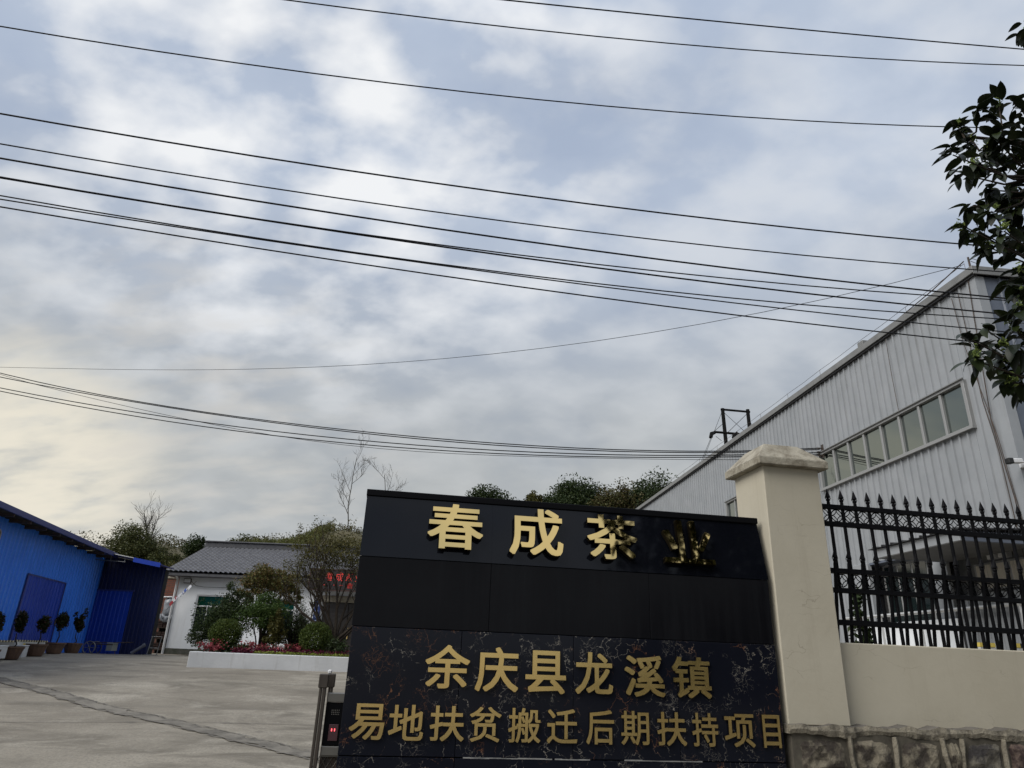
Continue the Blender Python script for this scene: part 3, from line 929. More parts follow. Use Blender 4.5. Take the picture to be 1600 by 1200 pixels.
# ------------------------------------------------------------------ folding gate head
fg = thing('sliding_gate', 'bronze framed end of a sliding gate with a red digit display', 'gate', front(0.1, 5.95, 0.0), FR)
lx = lambda u: u - 0.1
for u0, y0 in ((-0.412, -0.03), (-0.352, 0.085)):
    w_ = 0.052 if y0 < 0 else 0.036
    pp = MB()
    pp.cbox(lx(u0), lx(u0 + w_ * 0.42), y0, y0 + .05, 0, 1.34, .004)
    pp.cbox(lx(u0 + w_ * 0.5), lx(u0 + w_), y0 - .004, y0 + .05, 0, 1.34, .004)
    po = pp.build('post', bronze, fg)
    MB().cbox(lx(u0) - .010, lx(u0 + w_) + .010, y0 - .012, y0 + .062, 1.325, 1.425, .006).build('post_cap', bronze, po)
MB().cbox(lx(-.365), lx(-.335), .0, .04, 1.427, 1.455, .006).build('signal_lamp', white_pl, fg)
for z0, z1 in ((1.226, 1.292), (0.862, 0.926)):
    MB().cbox(lx(-.345), lx(0.9), -.01, .06, z0, z1, .005).build('cross_bar', stainless, fg)
cb = MB().cbox(lx(-.345), lx(0.9), -.004, .055, .93, 1.222, .004).build('control_box', trim_blk, fg)
gr = MB()
for r in range(3):
    for c in range(5):
        gr.box(lx(-.300) + c * .013, lx(-.300) + c * .013 + .006, -.0065, -.003, 1.140 + r * .014, 1.147 + r * .014)
gr.build('speaker_grille', stainless, cb)
ds = MB().cbox(lx(-.305), lx(-.235), -.009, -.003, .962, 1.075, .002).build('display', mat('display maroon', (0.07, 0.03, 0.035), 0.3), cb)
for q in range(2):
    MB().box(lx(-.287) + q * .022, lx(-.280) + q * .022, -.0115, -.0085, 1.028, 1.046).build('digit', led_hot, ds)
ms_ = MB()
for q in range(26):
    for sgn in (-1, 1):
        x_ = lx(-.345) + q * .048
        ms_.tube([(x_, .02 + sgn * .003, .86), (x_ + sgn * .24, .02 + sgn * .003, .46)], .0025, 4, cap=False)
for z_ in (.46, .86):
    ms_.box(lx(-.345), lx(.9), .012, .03, z_ - .006, z_ + .006)
ms_.build('wire_mesh', stainless, fg)
MB().box(lx(-.345), lx(.9), .035, .05, .08, .86).build('lower_panel', steel_dk, fg)

# ------------------------------------------------------------------ warehouse
WR = math.radians(5.1)
WX, WY, WZ = 8.966, 11.593, 1.05
wh = thing('warehouse', 'large grey ribbed steel warehouse with a long strip window and canopy', 'warehouse', (WX, WY, WZ), WR)
lz = lambda z: z - WZ


def whloc(x, y, z):
    c, s = math.cos(WR), math.sin(WR)
    return (WX + x * c - y * s, WY + x * s + y * c, z)


def ribbed(w, pitch, z0, z1, dep=0.033, rib=(0.66, 0.70, 0.88, 0.92)):
    """sheet over 0..w along y, ribs pushed towards -x"""
    prof, q = [], 0.0
    while q < w - 1e-6:
        for t, d in ((0, 0), (rib[0], 0), (rib[1], dep), (rib[2], dep), (rib[3], 0)):
            if q + t * pitch <= w + 1e-6:
                prof.append((q + t * pitch, d))
        q += pitch
    prof.append((w, 0))
    mm = MB()
    n = len(prof)
    mm.add([(-d, y, z0) for y, d in prof] + [(-d, y, z1) for y, d in prof], [(i + 1, i, i + n, i + n + 1) for i in range(n - 1)])
    return mm


bounds = [0.0, 0.82]
while bounds[-1] < 26:
    bounds.append(bounds[-1] + 0.908)
ZT = 8.83
cache = {}


def sheet(w, z0, z1, y, material=wh_sheet):
    k = (round(w, 3), z0, z1, material.name)
    if k not in cache:
        cache[k] = ribbed(w - 0.004, 0.227, lz(z0), lz(z1)).mesh('wall_sheet', material)
    return place(cache[k], 'wall_sheet', wh, (0.0, y + 0.002, 0))


WIN = [(0.82, 0.82 + 0.908 * 6), (0.82 + 0.908 * 7, 0.82 + 0.908 * 13)]
for a, b in zip(bounds, bounds[1:]):
    inw = any(a > w0 - .01 and b < w1 + .01 for w0, w1 in WIN)
    low = 3.95 if b < 5.5 else 1.05
    if inw:
        sheet(b - a, 6.935, ZT, a)
        sheet(b - a, low, 6.045, a)
    else:
        sheet(b - a, low, ZT, a)
# body behind the sheets, roof edge and trims
MB().box(0.9, 30, 0.3, bounds[-1], 0.0, lz(8.6)).box(0.03, 0.9, 0.3, bounds[-1], lz(7.0), lz(8.6)).box(0.03, 0.9, 0.3, bounds[-1], lz(4.0), lz(6.0)).box(0.06, 0.9, 6.3, 7.15, lz(6.0), lz(7.0)).box(0.06, .9, 12.7, bounds[-1], lz(6.0), lz(7.0)).box(0.03, .9, 5.46, bounds[-1], 0, lz(4.0)).build('inner_wall', dark_in, wh)
MB().box(-0.11, 30, -0.10, bounds[-1] + .2, lz(8.985), lz(9.02)).build('roof', wh_trim, wh)
MB().cbox(-0.115, -0.085, -0.115, bounds[-1] + .2, lz(8.875), lz(9.03), .006).build('eaves_flashing', wh_trim, wh)
MB().box(-0.08, 0.0, -0.08, bounds[-1], lz(8.83), lz(8.885)).build('painted_gap_shade', wh_dark, wh)  # solid dark strip painting the shade line below the flashing
MB().cbox(-0.10, 30, -0.115, -0.088, lz(8.85), lz(9.03), .006).build('gable_flashing', wh_trim, wh)
MB().box(-0.035, 0.16, -0.036, 0.0, 0.0, lz(8.84)).box(-0.036, -0.008, -0.0355, 0.17, 0.0, lz(8.84)).build('corner_trim', wh_sheet, wh)
# gable end that looks over the road: wide ribs
gs = MB()
pr, q = [], 0.16
while q < 14:
    for t, d in ((0, 0), (.30, 0), (.32, .03), (.36, .03), (.38, 0)):
        pr.append((q + t, d))
    q += .40
n_ = len(pr)
gs.add([(x, -d, 0) for x, d in pr] + [(x, -d, lz(8.86)) for x, d in pr], [(i, i + 1, i + n_ + 1, i + n_) for i in range(n_ - 1)])
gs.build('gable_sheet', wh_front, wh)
# strip windows
for w0, w1 in WIN:
    fr = MB()
    fr.cbox(-.075, .03, w0 - .05, w1 + .05, lz(6.93), lz(6.99), .004)
    fr.cbox(-.095, .03, w0 - .06, w1 + .06, lz(5.98), lz(6.05), .004)
    fr.cbox(-.075, .03, w0 - .05, w0 + .03, lz(6.05), lz(6.93), .004)
    fr.cbox(-.075, .03, w1 - .03, w1 + .05, lz(6.05), lz(6.93), .004)
    win = fr.build('strip_window', alu, wh)
    N = 8
    for i in range(N):
        y0 = w0 + (w1 - w0) * i / N
        y1 = w0 + (w1 - w0) * (i + 1) / N
        if i:
            MB().cbox(-.05, .03, y0 - .032, y0 + .032, lz(6.05), lz(6.93), .004).build('mullion', alu, win)
        yc, zc_ = (y0 + y1) / 2, lz(6.49)
        t1, t2 = rng.uniform(-.014, .014), rng.uniform(-.010, .010)
        MB().box(-.004, .004, -(y1 - y0) / 2 + .03, (y1 - y0) / 2 - .03, -.44, .44).build('pane', glass_r, win, loc=(.005, yc, zc_), rot=(0, t2, t1))
    MB().cbox(-.11, -.076, w0 - .08, w1 + .08, lz(6.985), lz(7.01), .003).build('drip_flashing', wh_trim, win)
# recessed entrance under the canopy
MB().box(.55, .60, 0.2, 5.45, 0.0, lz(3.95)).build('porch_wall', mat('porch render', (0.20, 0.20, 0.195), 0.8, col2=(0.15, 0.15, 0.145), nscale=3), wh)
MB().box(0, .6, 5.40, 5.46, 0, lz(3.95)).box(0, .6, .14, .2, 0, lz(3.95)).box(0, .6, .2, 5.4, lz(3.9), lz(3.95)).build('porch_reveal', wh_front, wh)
MB().cbox(-.06, .05, 4.82, 5.42, 0, lz(3.95), .01).build('column', wh_sheet, wh)
MB().cbox(-.04, .04, 2.25, 2.75, 0, lz(3.95), .01).build('column', wh_sheet, wh)
gd = MB().cbox(.30, .36, 2.75, 4.82, lz(2.55), lz(3.9), .006)
dw = gd.build('glazed_door', alu, wh)
for i in range(4):
    y0 = 2.80 + i * .50
    MB().box(.292, .298, y0, y0 + .44, lz(2.60), lz(3.84)).build('pane', glass_d, dw)
wn_ = MB().cbox(.46, .53, .35, 2.15, lz(3.12), lz(3.62), .005).build('porch_window', alu, wh)
for i in range(4):
    y0 = .40 + i * .435
    cu = MB()
    prof = [(.452 + .010 * math.sin(k * 1.9), y0 + .40 * k / 14) for k in range(15)]
    cu.add([(x, y, lz(3.15)) for x, y in prof] + [(x, y, lz(3.58)) for x, y in prof], [(k, k + 1, k + 16, k + 15) for k in range(14)])
    cu.build('curtain', mat('pale curtain', (0.62, 0.57, 0.47), 0.7), wn_)
for y0 in (1.22, 1.50):
    MB().cbox(.40, .54, y0, y0 + .20, lz(3.66), lz(3.88), .012).build('wall_box', white_pl, wh)
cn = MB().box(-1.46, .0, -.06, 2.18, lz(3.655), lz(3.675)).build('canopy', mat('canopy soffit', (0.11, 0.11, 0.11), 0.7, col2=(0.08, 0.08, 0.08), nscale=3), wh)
MB().cbox(-1.52, -1.46, -.12, 2.24, lz(3.65), lz(3.82), .006).build('fascia', wh_sheet, cn)
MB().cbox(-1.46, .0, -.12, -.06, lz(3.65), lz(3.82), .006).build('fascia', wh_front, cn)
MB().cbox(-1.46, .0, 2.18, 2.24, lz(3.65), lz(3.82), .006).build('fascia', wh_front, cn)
cr_ = MB()
cr_.add([(-1.58, -.2, lz(3.835)), (.0, -.2, lz(3.90)), (.0, 2.34, lz(3.90)), (-1.58, 2.34, lz(3.835)), (-1.58, -.2, lz(3.822)), (.0, -.2, lz(3.887)), (.0, 2.34, lz(3.887)), (-1.58, 2.34, lz(3.822))],
        [(0, 1, 2, 3), (7, 6, 5, 4), (0, 3, 7, 4), (0, 4, 5, 1), (3, 2, 6, 7)])
for k in range(9):
    y0 = -.10 + k * .28
    cr_.tube([(-1.59, y0, lz(3.845)), (-.02, y0, lz(3.91))], .022, 5)
cr_.build('canopy_sheet', wh_dark, cn)
MB().cbox(-.10, -.03, 2.15, 5.6, 0.0, lz(2.60), .01).build('dock_wall', white_p, wh)
ds_ = MB()
pr = [(y, d) for k in range(20) for y, d in ((.2 + k * .098, 0), (.26 + k * .098, 0), (.27 + k * .098, .02), (.29 + k * .098, .02)) if y < 2.12]
n_ = len(pr)
ds_.add([(-.04 - d, y, 0) for y, d in pr] + [(-.04 - d, y, lz(3.0)) for y, d in pr], [(i + 1, i, i + n_, i + n_ + 1) for i in range(n_ - 1)])
ds_.build('dock_cladding', wh_sheet, wh)
# cables, drain pipe and roof edge wire that belong to the building
dp = MB()
dp.tube([(-.06, .42, lz(8.7)), (-.06, .42, lz(6.4)), (-.055, .32, lz(5.4)), (-.055, .30, lz(1.1))], .009, 5)
dp.tube([(-.05, .62, lz(8.7)), (-.07, .55, lz(7.7)), (-.05, .40, lz(6.5)), (-.06, .26, lz(5.6)), (-.05, .16, lz(4.0)), (-.05, .12, lz(1.2))], .007, 5)
dp.tube([(-.05, .10, lz(9.0)), (-.05, .34, lz(6.0)), (-.05, .22, lz(4.5)), (-.05, .24, lz(1.2))], .010, 5)
dp.tube([(-.05, 2.80, lz(8.9)), (-.04, 2.83, lz(7.9)), (-.05, 2.80, lz(7.02))], .006, 4)
dp.build('wall_cable', steel_dk, wh)
rw = MB()
ys_ = np.linspace(.1, 26, 15)
for y0, y1 in zip(ys_, ys_[1:]):
    rw.tube([(-.06, y0, lz(9.20)), (-.06, (y0 + y1) / 2, lz(9.185)), (-.06, y1, lz(9.20))], .006, 4)
for y0 in ys_:
    rw.tube([(-.06, y0, lz(9.0)), (-.06, y0, lz(9.20))], .005, 4)
rw.tube([(-.02, .02, lz(9.0)), (-.02, .02, lz(9.30))], .02, 5)
rw.tube([(-.02, .02, lz(9.22)), (.10, .05, lz(9.30)), (.22, .0, lz(9.22)), (.12, -.04, lz(9.12)), (.0, .0, lz(9.2))], .006, 4)
rw.tube([(-.06, .1, lz(9.25)), (-.08, 1.0, lz(9.12)), (-.05, 2.4, lz(9.05))], .012, 5)
rw.build('lightning_wire', steel_dk, wh)
MB().cbox(-.10, .15, 3.58, 3.80, lz(9.02), lz(9.15), .01).build('roof_block', wh_trim, wh)

cc = thing('security_camera', 'small black and white security camera near the warehouse corner', 'camera', whloc(-.04, -.16, 5.04), WR)
MB().cbox(-.02, .30, .06, .125, -.06, .06, .008).build('wall_plate', white_pl, cc)
MB().tube([(.14, .07, 0), (.12, .0, .0), (-.10, 0, .03)], .016, 6).build('bracket', white_pl, cc)
cb_ = MB().cbox(-.28, -.06, -.045, .045, .0, .08, .012).build('camera_body', white_pl, cc, rot=(0, -.06, 0))
MB().cbox(-.34, -.24, -.052, .052, -.01, .09, .012).build('lens_hood', black_p, cb_)

rl = thing('railing', 'white pipe railing along the warehouse dock seen through the fence', 'railing', whloc(-.25, .3, 1.05), WR)
MB().tube([(0, 0, lz(2.74)), (0, 5.4, lz(2.74))], .036, 8).build('hand_rail', grey_pipe, rl)
for i in range(5):
    MB().tube([(0, .1 + i * 1.3, 0), (0, .1 + i * 1.3, lz(2.72))], .026, 8).build('rail_post', grey_pipe, rl)


def barrier(name, label, loc, rz, w, h, shade, sign_at=None, group='flood barrier boards'):
    t = thing(name, label, 'barrier', loc, rz, group)
    MB().cbox(0, w, -.02, .02, 0, h - .045, .006).build('board', shade, t)
    hz = MB()
    k = max(3, int(w / .09))
    for i in range(k):
        x0 = w * i / k
        d = w / k
        hz.add([(x0, -.024, h - .045), (x0 + d, -.024, h - .045), (x0 + d * 1.0, -.024, h), (x0, -.024, h), (x0, .024, h - .045), (x0 + d, .024, h - .045), (x0 + d, .024, h), (x0, .024, h)],
               [(0, 1, 2, 3), (7, 6, 5, 4), (3, 2, 6, 7), (0, 4, 5, 1)] + ([(0, 3, 7, 4)] if i == 0 else []) + ([(1, 5, 6, 2)] if i == k - 1 else []), i % 2)
    hz.build('hazard_edge', [mat('faded yellow', (.55, .42, .08), .6) if h > .6 else mat('cream stripe', (.55, .48, .30), .6), black_p], t)
    if sign_at is not None:
        sw = .13 if h < .6 else .17
        pz_ = h * .40 if h < .6 else h - .045 - sw * 1.4
        sp = MB().box(sign_at, sign_at + sw, -.026, -.021, pz_, pz_ + sw * 1.35).build('warning_plate', yellow, t)
        z0, x0 = pz_ + sw * .25, sign_at + sw / 2
        tri = MB()
        P = [(x0 - sw * .38, z0), (x0 + sw * .38, z0), (x0, z0 + sw * .8)]
        for (a, b), (c, d) in zip(P, P[1:] + P[:1]):
            tri.tube([(a, -.029, b), (c, -.029, d)], sw * .05, 4)
        tri.prism([(x0 - sw * .04, z0 + sw * .25), (x0 + sw * .12, z0 + sw * .25), (x0 - sw * .02, z0 + sw * .58), (x0 - sw * .10, z0 + sw * .36)], -.030, -.026)
        tri.build('hazard_symbol', black_p, sp)
    return t


barrier('barrier_board', 'grey hazard edged board with a yellow warning plate behind the iron fence', front(6.98, 7.1, 1.05), FR, .55, .90, mat('dull white board', (0.45, 0.44, 0.41), 0.6), .12)
barrier('barrier_board', 'plain grey hazard edged board behind the iron fence near the right edge', front(6.74, 7.3, 1.05), FR, .20, .90, MATS['dull white board'])

# ------------------------------------------------------------------ overhead lines
WIRES = {'W1': (0.011, [(-12.07, 5.483, 9.576), (-10.888, 5.681, 9.676), (-9.705, 5.879, 9.78), (-8.523, 6.077, 9.888), (-7.34, 6.275, 10), (-6.157, 6.473, 10.116), (-4.975, 6.67, 10.236), (-3.792, 6.868, 10.36), (-2.609, 7.066, 10.487), (-1.427, 7.264, 10.619), (-0.244, 7.462, 10.754), (0.939, 7.66, 10.893), (2.121, 7.858, 11.036), (3.304, 8.056, 11.183), (4.487, 8.254, 11.334), (5.669, 8.452, 11.489), (6.852, 8.65, 11.648), (8.035, 8.847, 11.81), (9.217, 9.045, 11.977), (10.4, 9.243, 12.147), (11.582, 9.441, 12.322), (12.765, 9.639, 12.5)]),
'W2': (0.01, [(-12.153, 5.976, 10.342), (-10.944, 6.179, 10.323), (-9.734, 6.381, 10.318), (-8.525, 6.583, 10.328), (-7.316, 6.786, 10.353), (-6.106, 6.988, 10.393), (-4.897, 7.19, 10.447), (-3.687, 7.393, 10.516), (-2.478, 7.595, 10.6), (-1.269, 7.798, 10.699), (-0.059, 8, 10.812), (1.15, 8.202, 10.94), (2.359, 8.405, 11.082), (3.569, 8.607, 11.24), (4.778, 8.809, 11.412), (5.987, 9.012, 11.599), (7.197, 9.214, 11.8), (8.406, 9.417, 12.017), (9.616, 9.619, 12.248), (10.825, 9.821, 12.493), (12.034, 10.024, 12.754), (13.244, 10.226, 13.029)]),
'W3': (0.01, [(-12.236, 6.469, 9.781), (-11.102, 6.659, 9.719), (-9.968, 6.849, 9.672), (-8.834, 7.038, 9.64), (-7.7, 7.228, 9.623), (-6.566, 7.418, 9.621), (-5.433, 7.608, 9.635), (-4.299, 7.797, 9.663), (-3.165, 7.987, 9.706), (-2.031, 8.177, 9.764), (-0.897, 8.367, 9.837), (0.237, 8.556, 9.925), (1.37, 8.746, 10.029), (2.504, 8.936, 10.147), (3.638, 9.126, 10.28), (4.772, 9.315, 10.428), (5.906, 9.505, 10.591), (7.04, 9.695, 10.77), (8.174, 9.885, 10.963), (9.307, 10.074, 11.171), (10.441, 10.264, 11.394), (11.575, 10.454, 11.632)]),
'W4': (0.011, [(-12.104, 5.68, 7.871), (-11.019, 5.862, 7.782), (-9.934, 6.043, 7.702), (-8.849, 6.225, 7.632), (-7.764, 6.406, 7.572), (-6.679, 6.588, 7.522), (-5.595, 6.769, 7.481), (-4.51, 6.951, 7.449), (-3.425, 7.133, 7.427), (-2.34, 7.314, 7.415), (-1.255, 7.496, 7.413), (-0.171, 7.677, 7.42), (0.914, 7.859, 7.437), (1.999, 8.04, 7.463), (3.084, 8.222, 7.499), (4.169, 8.403, 7.545), (5.253, 8.585, 7.6), (6.338, 8.766, 7.665), (7.423, 8.948, 7.739), (8.508, 9.129, 7.824), (9.593, 9.311, 7.917), (10.677, 9.492, 8.021)]),
'W5': (0.009, [(-12.137, 5.878, 7.617), (-11.047, 6.06, 7.519), (-9.957, 6.242, 7.431), (-8.867, 6.425, 7.354), (-7.777, 6.607, 7.287), (-6.688, 6.789, 7.23), (-5.598, 6.972, 7.184), (-4.508, 7.154, 7.148), (-3.418, 7.336, 7.123), (-2.329, 7.519, 7.108), (-1.239, 7.701, 7.103), (-0.149, 7.884, 7.109), (0.941, 8.066, 7.125), (2.03, 8.248, 7.151), (3.12, 8.431, 7.188), (4.21, 8.613, 7.235), (5.3, 8.795, 7.293), (6.389, 8.978, 7.361), (7.479, 9.16, 7.439), (8.569, 9.342, 7.528), (9.659, 9.525, 7.627), (10.748, 9.707, 7.736)]),
'W6': (0.012, [(-12.153, 5.976, 7.469), (-11.063, 6.158, 7.378), (-9.973, 6.341, 7.295), (-8.884, 6.523, 7.22), (-7.794, 6.706, 7.153), (-6.704, 6.888, 7.093), (-5.614, 7.07, 7.042), (-4.525, 7.253, 6.998), (-3.435, 7.435, 6.962), (-2.345, 7.617, 6.934), (-1.255, 7.8, 6.913), (-0.166, 7.982, 6.901), (0.924, 8.164, 6.896), (2.014, 8.347, 6.899), (3.104, 8.529, 6.91), (4.193, 8.712, 6.928), (5.283, 8.894, 6.955), (6.373, 9.076, 6.989), (7.463, 9.259, 7.031), (8.552, 9.441, 7.081), (9.642, 9.623, 7.139), (10.732, 9.806, 7.204)]),
'W7a': (0.009, [(-12.186, 6.173, 7.392), (-11.087, 6.357, 7.282), (-9.989, 6.541, 7.183), (-8.89, 6.725, 7.095), (-7.791, 6.909, 7.018), (-6.692, 7.093, 6.953), (-5.594, 7.277, 6.899), (-4.495, 7.46, 6.856), (-3.396, 7.644, 6.824), (-2.297, 7.828, 6.803), (-1.199, 8.012, 6.794), (-0.1, 8.196, 6.796), (0.999, 8.38, 6.809), (2.098, 8.564, 6.833), (3.196, 8.748, 6.869), (4.295, 8.931, 6.915), (5.394, 9.115, 6.973), (6.493, 9.299, 7.042), (7.591, 9.483, 7.123), (8.69, 9.667, 7.214), (9.789, 9.851, 7.317), (10.888, 10.035, 7.431)]),
'W7b': (0.012, [(-12.203, 6.272, 7.351), (-11.101, 6.456, 7.267), (-10, 6.641, 7.19), (-8.899, 6.825, 7.12), (-7.798, 7.009, 7.058), (-6.697, 7.193, 7.002), (-5.595, 7.378, 6.954), (-4.494, 7.562, 6.913), (-3.393, 7.746, 6.88), (-2.292, 7.931, 6.853), (-1.191, 8.115, 6.834), (-0.089, 8.299, 6.822), (1.012, 8.483, 6.817), (2.113, 8.668, 6.82), (3.214, 8.852, 6.829), (4.315, 9.036, 6.846), (5.417, 9.22, 6.87), (6.518, 9.405, 6.901), (7.619, 9.589, 6.94), (8.72, 9.773, 6.986), (9.821, 9.958, 7.039), (10.923, 10.142, 7.099)]),
'W8a': (0.009, [(-12.219, 6.371, 7.282), (-11.114, 6.556, 7.163), (-10.01, 6.74, 7.057), (-8.905, 6.925, 6.961), (-7.8, 7.11, 6.877), (-6.695, 7.295, 6.805), (-5.59, 7.48, 6.744), (-4.486, 7.665, 6.694), (-3.381, 7.85, 6.656), (-2.276, 8.035, 6.629), (-1.171, 8.219, 6.614), (-0.067, 8.404, 6.61), (1.038, 8.589, 6.618), (2.143, 8.774, 6.637), (3.248, 8.959, 6.667), (4.352, 9.144, 6.709), (5.457, 9.329, 6.763), (6.562, 9.513, 6.828), (7.667, 9.698, 6.904), (8.771, 9.883, 6.992), (9.876, 10.068, 7.091), (10.981, 10.253, 7.202)]),
'W8b': (0.009, [(-12.236, 6.469, 7.123), (-11.128, 6.655, 7.048), (-10.021, 6.84, 6.979), (-8.914, 7.025, 6.916), (-7.806, 7.21, 6.86), (-6.699, 7.396, 6.81), (-5.592, 7.581, 6.767), (-4.485, 7.766, 6.73), (-3.377, 7.952, 6.699), (-2.27, 8.137, 6.674), (-1.163, 8.322, 6.656), (-0.055, 8.508, 6.644), (1.052, 8.693, 6.639), (2.159, 8.878, 6.64), (3.267, 9.063, 6.647), (4.374, 9.249, 6.661), (5.481, 9.434, 6.681), (6.588, 9.619, 6.707), (7.696, 9.805, 6.74), (8.803, 9.99, 6.779), (9.91, 10.175, 6.824), (11.018, 10.361, 6.876)]),
'W9': (0.01, [(-12.252, 6.568, 7.124), (-11.142, 6.754, 7.038), (-10.033, 6.939, 6.958), (-8.923, 7.125, 6.884), (-7.814, 7.311, 6.817), (-6.704, 7.496, 6.757), (-5.595, 7.682, 6.703), (-4.485, 7.868, 6.655), (-3.376, 8.053, 6.614), (-2.266, 8.239, 6.579), (-1.157, 8.425, 6.551), (-0.047, 8.61, 6.529), (1.063, 8.796, 6.514), (2.172, 8.982, 6.505), (3.282, 9.167, 6.503), (4.391, 9.353, 6.507), (5.501, 9.539, 6.518), (6.61, 9.724, 6.535), (7.72, 9.91, 6.558), (8.829, 10.096, 6.588), (9.939, 10.281, 6.624), (11.048, 10.467, 6.667)]),
'L1': (0.014, [(8.309, 17.628, 7.104), (7.22, 17.734, 7.036), (6.13, 17.84, 6.993), (5.041, 17.945, 6.974), (3.951, 18.051, 6.974), (2.862, 18.157, 6.992), (1.772, 18.262, 7.026), (0.683, 18.368, 7.075), (-0.407, 18.474, 7.136), (-1.496, 18.58, 7.209), (-2.586, 18.685, 7.292), (-3.675, 18.791, 7.386), (-4.765, 18.897, 7.489), (-5.854, 19.002, 7.602), (-6.944, 19.108, 7.725), (-8.034, 19.214, 7.857), (-9.123, 19.319, 8.001), (-10.213, 19.425, 8.156), (-11.302, 19.531, 8.324), (-12.392, 19.636, 8.507), (-13.481, 19.742, 8.705), (-14.571, 19.848, 8.922), (-15.66, 19.953, 9.158), (-16.75, 20.059, 9.411), (-17.839, 20.165, 9.665), (-18.929, 20.27, 9.919)]),
'L2': (0.014, [(8.309, 17.628, 7.069), (7.222, 17.734, 7.002), (6.134, 17.839, 6.958), (5.046, 17.945, 6.934), (3.958, 18.05, 6.93), (2.87, 18.156, 6.943), (1.783, 18.261, 6.973), (0.695, 18.367, 7.018), (-0.393, 18.473, 7.077), (-1.481, 18.578, 7.15), (-2.569, 18.684, 7.235), (-3.656, 18.789, 7.331), (-4.744, 18.895, 7.438), (-5.832, 19, 7.555), (-6.92, 19.106, 7.682), (-8.008, 19.211, 7.819), (-9.095, 19.317, 7.965), (-10.183, 19.422, 8.12), (-11.271, 19.528, 8.285), (-12.359, 19.633, 8.458), (-13.447, 19.739, 8.641), (-14.535, 19.844, 8.834), (-15.622, 19.95, 9.037), (-16.71, 20.055, 9.247), (-17.798, 20.161, 9.458), (-18.886, 20.266, 9.669)]),
'L3': (0.014, [(8.309, 17.628, 6.98), (7.226, 17.733, 6.924), (6.144, 17.838, 6.883), (5.061, 17.944, 6.857), (3.978, 18.049, 6.844), (2.895, 18.154, 6.845), (1.812, 18.259, 6.86), (0.729, 18.364, 6.887), (-0.354, 18.469, 6.928), (-1.437, 18.574, 6.98), (-2.52, 18.679, 7.045), (-3.603, 18.784, 7.122), (-4.686, 18.889, 7.21), (-5.769, 18.994, 7.309), (-6.852, 19.099, 7.419), (-7.935, 19.204, 7.541), (-9.018, 19.309, 7.673), (-10.101, 19.414, 7.815), (-11.184, 19.519, 7.968), (-12.267, 19.624, 8.131), (-13.35, 19.729, 8.304), (-14.433, 19.834, 8.486), (-15.516, 19.939, 8.679), (-16.599, 20.044, 8.878), (-17.682, 20.149, 9.078), (-18.765, 20.254, 9.277)]),
'L4': (0.014, [(8.309, 17.628, 6.923), (7.228, 17.733, 6.872), (6.146, 17.838, 6.833), (5.065, 17.943, 6.804), (3.983, 18.048, 6.786), (2.902, 18.153, 6.781), (1.82, 18.258, 6.787), (0.739, 18.363, 6.805), (-0.343, 18.468, 6.836), (-1.424, 18.573, 6.88), (-2.506, 18.677, 6.936), (-3.588, 18.782, 7.005), (-4.669, 18.887, 7.087), (-5.751, 18.992, 7.182), (-6.832, 19.097, 7.289), (-7.914, 19.202, 7.409), (-8.995, 19.307, 7.541), (-10.077, 19.412, 7.685), (-11.158, 19.517, 7.84), (-12.24, 19.622, 8.007), (-13.322, 19.726, 8.185), (-14.403, 19.831, 8.374), (-15.485, 19.936, 8.572), (-16.566, 20.041, 8.777), (-17.648, 20.146, 8.982), (-18.729, 20.251, 9.188)]),
'L5': (0.007, [(8.309, 17.628, 6.9), (7.22, 17.734, 6.799), (6.132, 17.84, 6.753), (5.043, 17.945, 6.738), (3.954, 18.051, 6.736), (2.865, 18.157, 6.741), (1.776, 18.262, 6.748), (0.687, 18.368, 6.76), (-0.402, 18.473, 6.781), (-1.491, 18.579, 6.814), (-2.58, 18.685, 6.865), (-3.669, 18.79, 6.938), (-4.758, 18.896, 7.037), (-5.847, 19.002, 7.161), (-6.936, 19.107, 7.311), (-8.025, 19.213, 7.484), (-9.114, 19.318, 7.677), (-10.203, 19.424, 7.886), (-11.292, 19.53, 8.106), (-12.381, 19.635, 8.336), (-13.47, 19.741, 8.575), (-14.559, 19.846, 8.826), (-15.648, 19.952, 9.101), (-16.737, 20.058, 9.402), (-17.826, 20.163, 9.704), (-18.914, 20.269, 10.007)]),
'T': (0.006, [(8.856, 11.734, 9.182), (7.685, 12.188, 8.986), (6.513, 12.642, 8.825), (5.342, 13.096, 8.695), (4.171, 13.55, 8.596), (3, 14.004, 8.526), (1.829, 14.458, 8.483), (0.658, 14.912, 8.466), (-0.513, 15.366, 8.472), (-1.684, 15.82, 8.501), (-2.855, 16.274, 8.55), (-4.026, 16.728, 8.617), (-5.197, 17.182, 8.702), (-6.368, 17.636, 8.802), (-7.539, 18.09, 8.915), (-8.71, 18.544, 9.04), (-9.881, 18.998, 9.176), (-11.053, 19.452, 9.32), (-12.224, 19.906, 9.471), (-13.395, 20.36, 9.627), (-14.566, 20.814, 9.787), (-15.737, 21.268, 9.948), (-16.908, 21.722, 10.11), (-18.079, 22.176, 10.27), (-19.25, 22.63, 10.426), (-20.421, 23.084, 10.578)])}
